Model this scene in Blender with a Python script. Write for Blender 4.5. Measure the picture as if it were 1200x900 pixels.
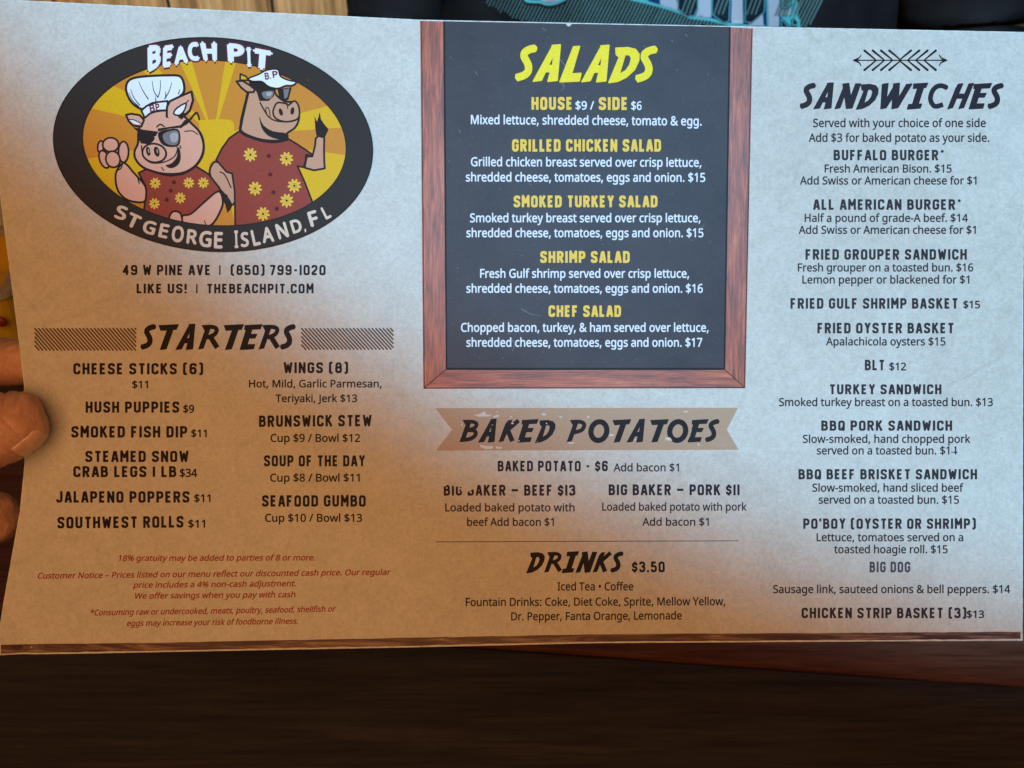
import bpy, bmesh, math, random, json
import numpy as np
from mathutils import Vector, Matrix, Euler
from mathutils.geometry import delaunay_2d_cdt

random.seed(7)
for o in list(bpy.data.objects):
    bpy.data.objects.remove(o)
SC = bpy.context.scene
COL = SC.collection

# ------------------------------------------------------------------ camera
S = 0.0003            # metres on the menu for one unit of its print layout (1200 x 900 units in view)
D = 0.36              # camera to menu
PITCH = math.radians(55)
CENTRE = Vector((0, 0, 0.95))
ROT = Matrix.Rotation(PITCH, 3, 'X')


def W(p):
    """from the frame of the held menu (x right, y up along the sheet, z towards the reader) to the room"""
    return ROT @ Vector(p) + CENTRE


cd = bpy.data.cameras.new('camera')
cam = bpy.data.objects.new('camera', cd)
COL.objects.link(cam)
cam.location = W((0, 0, D))
cam.rotation_euler = (PITCH, 0, 0)
cd.sensor_width = 36
cd.lens = 36 * D / (1200 * S)
cd.clip_start = 0.01
cd.clip_end = 50
cd.dof.use_dof = True
cd.dof.focus_distance = D
cd.dof.aperture_fstop = 26
SC.camera = cam

# ------------------------------------------------------------------ light
wd = bpy.data.worlds.new('World')
SC.world = wd
wd.use_nodes = True
bg = wd.node_tree.nodes['Background']
bg.inputs[0].default_value = (0.75, 0.62, 0.55, 1)
bg.inputs[1].default_value = 0.05


def aim(o, target):
    o.rotation_euler = (Vector(target) - o.location).to_track_quat('-Z', 'Y').to_euler()


def area(name, p, target, size, power, col):
    l = bpy.data.lights.new(name, 'AREA')
    l.shape = 'RECTANGLE'
    l.size, l.size_y = size
    l.energy = power
    l.color = col
    o = bpy.data.objects.new(name, l)
    COL.objects.link(o)
    o.location = W(p)
    aim(o, W(target))
    return o


def spot(name, p, target, half, blend, soft, power, col):
    l = bpy.data.lights.new(name, 'SPOT')
    l.spot_size = 2 * half
    l.spot_blend = blend
    l.shadow_soft_size = soft
    l.energy = power
    l.color = col
    o = bpy.data.objects.new(name, l)
    COL.objects.link(o)
    o.location = W(p)
    aim(o, W(target))
    return o


# warm room lamp from the left, cool daylight from a high window on the right whose pool ends in a slanting edge
area('warm_room_lamp', (-0.14, -0.01, 0.78), (-.05, 0, 0), (0.7, 0.7), 4.25, (1.0, 0.48, 0.165))
SX, SY = (1722 - 600) * S, (450 + 1647) * S
spot('cool_daylight', (SX, SY, 3.2), (SX, SY, 0), math.radians(13.34), 0.15, 0.02, 615, (0.172, 0.60, 0.99))
wl = spot('wall_fill', (0, 0, 0), (0, 0, 1), math.radians(38), 0.5, 0.05, 45, (1.0, 0.80, 0.55))  # unseen fill spot, added to brighten the upright boards behind
wl.location = (-0.55, 0.72, 1.45)
aim(wl, (-0.42, 1.35, 0.72))

SC.view_settings.view_transform = 'Standard'
SC.view_settings.look = 'None'
SC.view_settings.gamma = 1
SC.view_settings.exposure = 0
SC.render.engine = 'CYCLES'


# ------------------------------------------------------------------ materials
def lin(c):
    return tuple(((v / 255) / 12.92 if v <= 10 else ((v / 255 + 0.055) / 1.055) ** 2.4) for v in c)


def new_mat(name, rough=0.5, spec=0.5):
    m = bpy.data.materials.new(name)
    m.use_nodes = True
    b = m.node_tree.nodes['Principled BSDF']
    b.inputs['Roughness'].default_value = rough
    b.inputs['Specular IOR Level'].default_value = spec
    return m, m.node_tree, b


def nd(nt, t, **kw):
    n = nt.nodes.new(t)
    for k, v in kw.items():
        if k.startswith('i_'):
            n.inputs[k[2:].replace('_', ' ')].default_value = v
        else:
            setattr(n, k, v)
    return n


def coords(nt, scale=(1, 1, 1), rot=(0, 0, 0)):
    tc = nd(nt, 'ShaderNodeTexCoord')
    mp = nd(nt, 'ShaderNodeMapping')
    mp.inputs['Scale'].default_value = scale
    mp.inputs['Rotation'].default_value = rot
    nt.links.new(tc.outputs['Object'], mp.inputs['Vector'])
    return mp.outputs['Vector']


def noise(nt, vec, scale, detail=4, rough=0.6, dist=0.0):
    n = nd(nt, 'ShaderNodeTexNoise')
    n.inputs['Scale'].default_value = scale
    n.inputs['Detail'].default_value = detail
    n.inputs['Roughness'].default_value = rough
    n.inputs['Distortion'].default_value = dist
    nt.links.new(vec, n.inputs['Vector'])
    return n.outputs['Fac']


def ramp(nt, fac, stops):
    r = nd(nt, 'ShaderNodeValToRGB')
    el = r.color_ramp.elements
    while len(el) < len(stops):
        el.new(0.5)
    for e, (p, c) in zip(el, stops):
        e.position = p
        e.color = (*c, 1)
    nt.links.new(fac, r.inputs['Fac'])
    return r.outputs['Color']


def mix(nt, a, b, fac, mode='MIX'):
    m = nd(nt, 'ShaderNodeMix', data_type='RGBA', blend_type=mode)
    for s, v in ((m.inputs[0], fac), (m.inputs[6], a), (m.inputs[7], b)):
        if isinstance(v, (int, float)):
            s.default_value = v
        elif isinstance(v, tuple):
            s.default_value = (*v, 1)
        else:
            nt.links.new(v, s)
    return m.outputs[2]


def bump(nt, b, h, strength, dist):
    n = nd(nt, 'ShaderNodeBump')
    n.inputs['Strength'].default_value = strength
    n.inputs['Distance'].default_value = dist
    nt.links.new(h, n.inputs['Height'])
    nt.links.new(n.outputs['Normal'], b.inputs['Normal'])


def grey(v):
    return (v, v, v)


INK = {}


def ink(name, c, rough=0.55, wear=0.10, spec=0.14):
    """flat printing ink, a little worn and mottled like the coated card it is on; c is linear"""
    if name in INK:
        return INK[name]
    m, nt, b = new_mat(name, rough, spec)
    v = coords(nt)
    f = ramp(nt, noise(nt, v, 1500, 3, 0.6), [(0.3, grey(1 - wear)), (0.7, grey(1 + wear))])
    col = mix(nt, tuple(c), f, 1.0, 'MULTIPLY')
    # tiny rubbed spots where the card shows through
    r = ramp(nt, noise(nt, v, 420, 5, 0.75), [(0.70, grey(0)), (0.78, grey(0.35))])
    col = mix(nt, col, (0.45, 0.42, 0.38), r)
    nt.links.new(col, b.inputs['Base Color'])
    bump(nt, b, noise(nt, v, 900, 3, 0.6), 0.12, 0.0002)
    INK[name] = m
    return m


def paper_material():
    m, nt, b = new_mat('parchment_print', 0.55, 0.2)
    v = coords(nt)
    big = ramp(nt, noise(nt, v, 9, 5, 0.6, 0.4), [(0.30, (0.59, 0.53, 0.455)), (0.50, (0.63, 0.575, 0.50)), (0.72, (0.67, 0.62, 0.55))])
    med = ramp(nt, noise(nt, v, 110, 5, 0.7, 0.8), [(0.30, grey(0.92)), (0.62, grey(1.03))])
    col = mix(nt, big, med, 1.0, 'MULTIPLY')
    fine = ramp(nt, noise(nt, v, 620, 4, 0.75), [(0.30, (0.86, 0.82, 0.77)), (0.60, grey(1.04))])
    col = mix(nt, col, fine, 0.8, 'MULTIPLY')
    col = mix(nt, col, ramp(nt, noise(nt, v, 1500, 3, 0.7), [(0.32, grey(0.87)), (0.62, grey(1.06))]), 0.7, 'MULTIPLY')
    # dark flecks and short fibres
    vf = coords(nt, (1, 3.2, 1), (0, 0, 0.5))
    fl = ramp(nt, noise(nt, vf, 300, 6, 0.8, 1.5), [(0.25, (0.45, 0.36, 0.28)), (0.36, grey(1))])
    col = mix(nt, col, fl, 0.7, 'MULTIPLY')
    # thin creases of handling
    vo = nd(nt, 'ShaderNodeTexVoronoi', feature='DISTANCE_TO_EDGE')
    vo.inputs['Scale'].default_value = 17
    wv = nd(nt, 'ShaderNodeVectorMath', operation='ADD')
    nn = nd(nt, 'ShaderNodeTexNoise')
    nn.inputs['Scale'].default_value = 30
    sc = nd(nt, 'ShaderNodeVectorMath', operation='SCALE')
    sc.inputs['Scale'].default_value = 0.035
    nt.links.new(v, nn.inputs['Vector'])
    nt.links.new(nn.outputs['Color'], sc.inputs[0])
    nt.links.new(v, wv.inputs[0])
    nt.links.new(sc.outputs[0], wv.inputs[1])
    nt.links.new(wv.outputs[0], vo.inputs['Vector'])
    cr = ramp(nt, vo.outputs['Distance'], [(0.0, grey(0)), (0.022, grey(1))])
    gate = ramp(nt, noise(nt, v, 14, 2, 0.5), [(0.52, grey(0)), (0.62, grey(1))])
    crm = mix(nt, grey(1), cr, gate)
    col = mix(nt, col, mix(nt, (0.82, 0.77, 0.72), grey(1), crm), 0.35, 'MULTIPLY')
    nt.links.new(col, b.inputs['Base Color'])
    h = mix(nt, noise(nt, v, 45, 6, 0.62, 0.6), crm, 0.35)
    h = mix(nt, h, noise(nt, v, 700, 3, 0.6), 0.12)
    bump(nt, b, h, 0.42, 0.0010)
    return m


def wood_material(name, c0, c1, c2, axis, scale=1.0, rough=0.45, streak=14.0, bumpd=0.0002, spec=0.4):
    m, nt, b = new_mat(name, rough, spec)
    st = [streak, streak, streak]
    st[axis] = 1.0
    v = coords(nt, tuple(x * scale for x in st))
    f = noise(nt, v, 1.0, 8, 0.68, 0.5)
    col = ramp(nt, f, [(0.32, c0), (0.5, c1), (0.68, c2)])
    v2 = coords(nt, tuple(x * scale * (4 if i != axis else 2.5) for i, x in enumerate(st)))
    g = ramp(nt, noise(nt, v2, 1.0, 6, 0.75), [(0.38, grey(0.50)), (0.56, grey(1.08))])
    col = mix(nt, col, g, 0.75, 'MULTIPLY')
    nt.links.new(col, b.inputs['Base Color'])
    bump(nt, b, noise(nt, v2, 1.0, 5, 0.7), 0.5, bumpd)
    return m


# ------------------------------------------------------------------ object helpers
def mesh_obj(name, verts, faces, mats, parent=None, origin=(0, 0, 0), idx=None, smooth=False, **props):
    me = bpy.data.meshes.new(name)
    O = Vector(origin)
    top_ = parent
    while top_ is not None and top_.parent is not None:
        top_ = top_.parent
    RI = ROT.transposed() if top_ is not None and top_.name == 'menu' else Matrix.Identity(3)
    me.from_pydata([tuple(RI @ (Vector(v) - O)) for v in verts], [], [tuple(f) for f in faces])
    for m in (mats if isinstance(mats, (list, tuple)) else [mats]):
        me.materials.append(m)
    if idx is not None:
        me.polygons.foreach_set('material_index', idx)
    if smooth:
        me.polygons.foreach_set('use_smooth', [True] * len(me.polygons))
    me.update()
    o = bpy.data.objects.new(name, me)
    COL.objects.link(o)
    if parent is not None:
        o.parent = parent
    else:
        o.location = origin
    for k, v in props.items():
        o[k] = v
    return o


def empty(name, loc, parent=None, **props):
    o = bpy.data.objects.new(name, None)
    o.empty_display_size = 0.02
    COL.objects.link(o)
    o.location = loc
    if parent:
        o.parent = parent
    for k, v in props.items():
        o[k] = v
    return o


# ------------------------------------------------------------------ 2D shapes
def dense(loop, step):
    out = []
    n = len(loop)
    for i in range(n):
        a, b = loop[i], loop[(i + 1) % n]
        k = max(1, int(math.hypot(b[0] - a[0], b[1] - a[1]) / step)) if step else 1
        for j in range(k):
            out.append((a[0] + (b[0] - a[0]) * j / k, a[1] + (b[1] - a[1]) * j / k))
    return out


def inside(pts, loop):
    L = np.asarray(loop, float)
    x, y = pts[:, 0][:, None], pts[:, 1][:, None]
    x0, y0 = L[:, 0][None], L[:, 1][None]
    x1, y1 = np.roll(L[:, 0], -1)[None], np.roll(L[:, 1], -1)[None]
    c = (y0 > y) != (y1 > y)
    with np.errstate(divide='ignore', invalid='ignore'):
        xi = (x1 - x0) * (y - y0) / (y1 - y0) + x0
    return (np.sum(c & (x < xi), axis=1) % 2).astype(bool)


def tessellate(comps, grid=None):
    """comps: list of components, each a list of loops (outer, holes). Union of components, even-odd inside each."""
    V, E = [], []
    for comp in comps:
        for lp in comp:
            lp = dense(lp, grid) if grid else lp
            b = len(V)
            V += [Vector((float(x), float(y))) for x, y in lp]
            E += [(b + i, b + (i + 1) % len(lp)) for i in range(len(lp))]
    if grid:
        xs = [v.x for v in V]
        ys = [v.y for v in V]
        gx = np.arange(min(xs) + grid / 2, max(xs), grid)
        gy = np.arange(min(ys) + grid / 2, max(ys), grid)
        P = np.array([(a, c) for a in gx for c in gy]) if len(gx) and len(gy) else np.zeros((0, 2))
        if len(P):
            keep = np.zeros(len(P), bool)
            for comp in comps:
                k = np.zeros(len(P), bool)
                for lp in comp:
                    k ^= inside(P, lp)
                keep |= k
            V += [Vector((float(a), float(c))) for a, c in P[keep]]
    r = delaunay_2d_cdt(V, E, [], 0, 1e-5)
    vv = np.array([(v.x, v.y) for v in r[0]])
    T = np.array([f for f in r[2] if len(f) == 3])
    if not len(T):
        return np.zeros((0, 2)), np.zeros((0, 3), int)
    cen = vv[T].mean(axis=1)
    keep = np.zeros(len(T), bool)
    for comp in comps:
        k = np.zeros(len(T), bool)
        for lp in comp:
            k ^= inside(cen, lp)
        keep |= k
    return vv, T[keep]


def smooth_loop(pts, n=5, closed=True):
    P = [np.array(p, float) for p in pts]
    m = len(P)
    out = []
    for i in range(m if closed else m - 1):
        if closed:
            p0, p1, p2, p3 = P[i - 1], P[i], P[(i + 1) % m], P[(i + 2) % m]
        else:
            p0, p1, p2, p3 = P[max(i - 1, 0)], P[i], P[i + 1], P[min(i + 2, m - 1)]
        for j in range(n):
            t = j / n
            q = 0.5 * ((2 * p1) + (-p0 + p2) * t + (2 * p0 - 5 * p1 + 4 * p2 - p3) * t * t + (-p0 + 3 * p1 - 3 * p2 + p3) * t ** 3)
            out.append((float(q[0]), float(q[1])))
    if not closed:
        out.append(tuple(float(c) for c in P[-1]))
    return out


def stroke(pts, w, closed=False, cap=False):
    """list of components covering a pen stroke; w may be a number or (start, end)"""
    n = len(pts)
    w0, w1 = (w, w) if isinstance(w, (int, float)) else w
    comps = []
    seg = n if closed else n - 1
    ws = [w0 + (w1 - w0) * i / max(1, seg) for i in range(seg + 1)]
    for i in range(seg):
        a, b = pts[i], pts[(i + 1) % n]
        dx, dy = b[0] - a[0], b[1] - a[1]
        L = math.hypot(dx, dy)
        if L < 1e-9:
            continue
        if L > 24:          # keep long lines close to the bent card
            k = int(L / 8) + 1
            nx, ny = -dy / L / 2, dx / L / 2
            p, q = ws[i], ws[i + 1]
            up_ = [(a[0] + dx * t / k + nx * (p + (q - p) * t / k), a[1] + dy * t / k + ny * (p + (q - p) * t / k)) for t in range(k + 1)]
            dn_ = [(a[0] + dx * t / k - nx * (p + (q - p) * t / k), a[1] + dy * t / k - ny * (p + (q - p) * t / k)) for t in range(k, -1, -1)]
            comps.append([up_ + dn_])
            continue
        nx, ny = -dy / L / 2, dx / L / 2
        p, q = ws[i], ws[i + 1]
        comps.append([[(a[0] + nx * p, a[1] + ny * p), (b[0] + nx * q, b[1] + ny * q), (b[0] - nx * q, b[1] - ny * q), (a[0] - nx * p, a[1] - ny * p)]])
        if (i > 0 or closed or cap) and p > 0.01:
            comps.append([[(a[0] + p / 2 * math.cos(t * math.pi / 4 + .2), a[1] + p / 2 * math.sin(t * math.pi / 4 + .2)) for t in range(8)]])
    if cap and not closed and ws[-1] > 0.01:
        a, p = pts[-1], ws[-1]
        comps.append([[(a[0] + p / 2 * math.cos(t * math.pi / 4), a[1] + p / 2 * math.sin(t * math.pi / 4)) for t in range(8)]])
    return comps


def rounded(pts, r, closed=False):
    out = []
    n = len(pts)
    for i, p in enumerate(pts):
        rr = r if len(p) < 3 else p[2]
        if rr == 0 or (not closed and i in (0, n - 1)):
            out.append((p[0], p[1]))
            continue
        a, b = pts[i - 1], pts[(i + 1) % n]
        da = (a[0] - p[0], a[1] - p[1])
        db = (b[0] - p[0], b[1] - p[1])
        la, lb = math.hypot(*da), math.hypot(*db)
        k = min(rr, la / 2, lb / 2)
        A = (p[0] + da[0] / la * k, p[1] + da[1] / la * k)
        B = (p[0] + db[0] / lb * k, p[1] + db[1] / lb * k)
        for t in (0, .33, .67, 1):
            out.append(((1 - t) ** 2 * A[0] + 2 * t * (1 - t) * p[0] + t * t * B[0], (1 - t) ** 2 * A[1] + 2 * t * (1 - t) * p[1] + t * t * B[1]))
    return out


def ellipse(cx, cy, rx, ry, rot=0.0, n=28):
    c, s = math.cos(rot), math.sin(rot)
    return [(cx + rx * math.cos(t) * c - ry * math.sin(t) * s, cy + rx * math.cos(t) * s + ry * math.sin(t) * c)
            for t in (2 * math.pi * i / n for i in range(n))]

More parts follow.
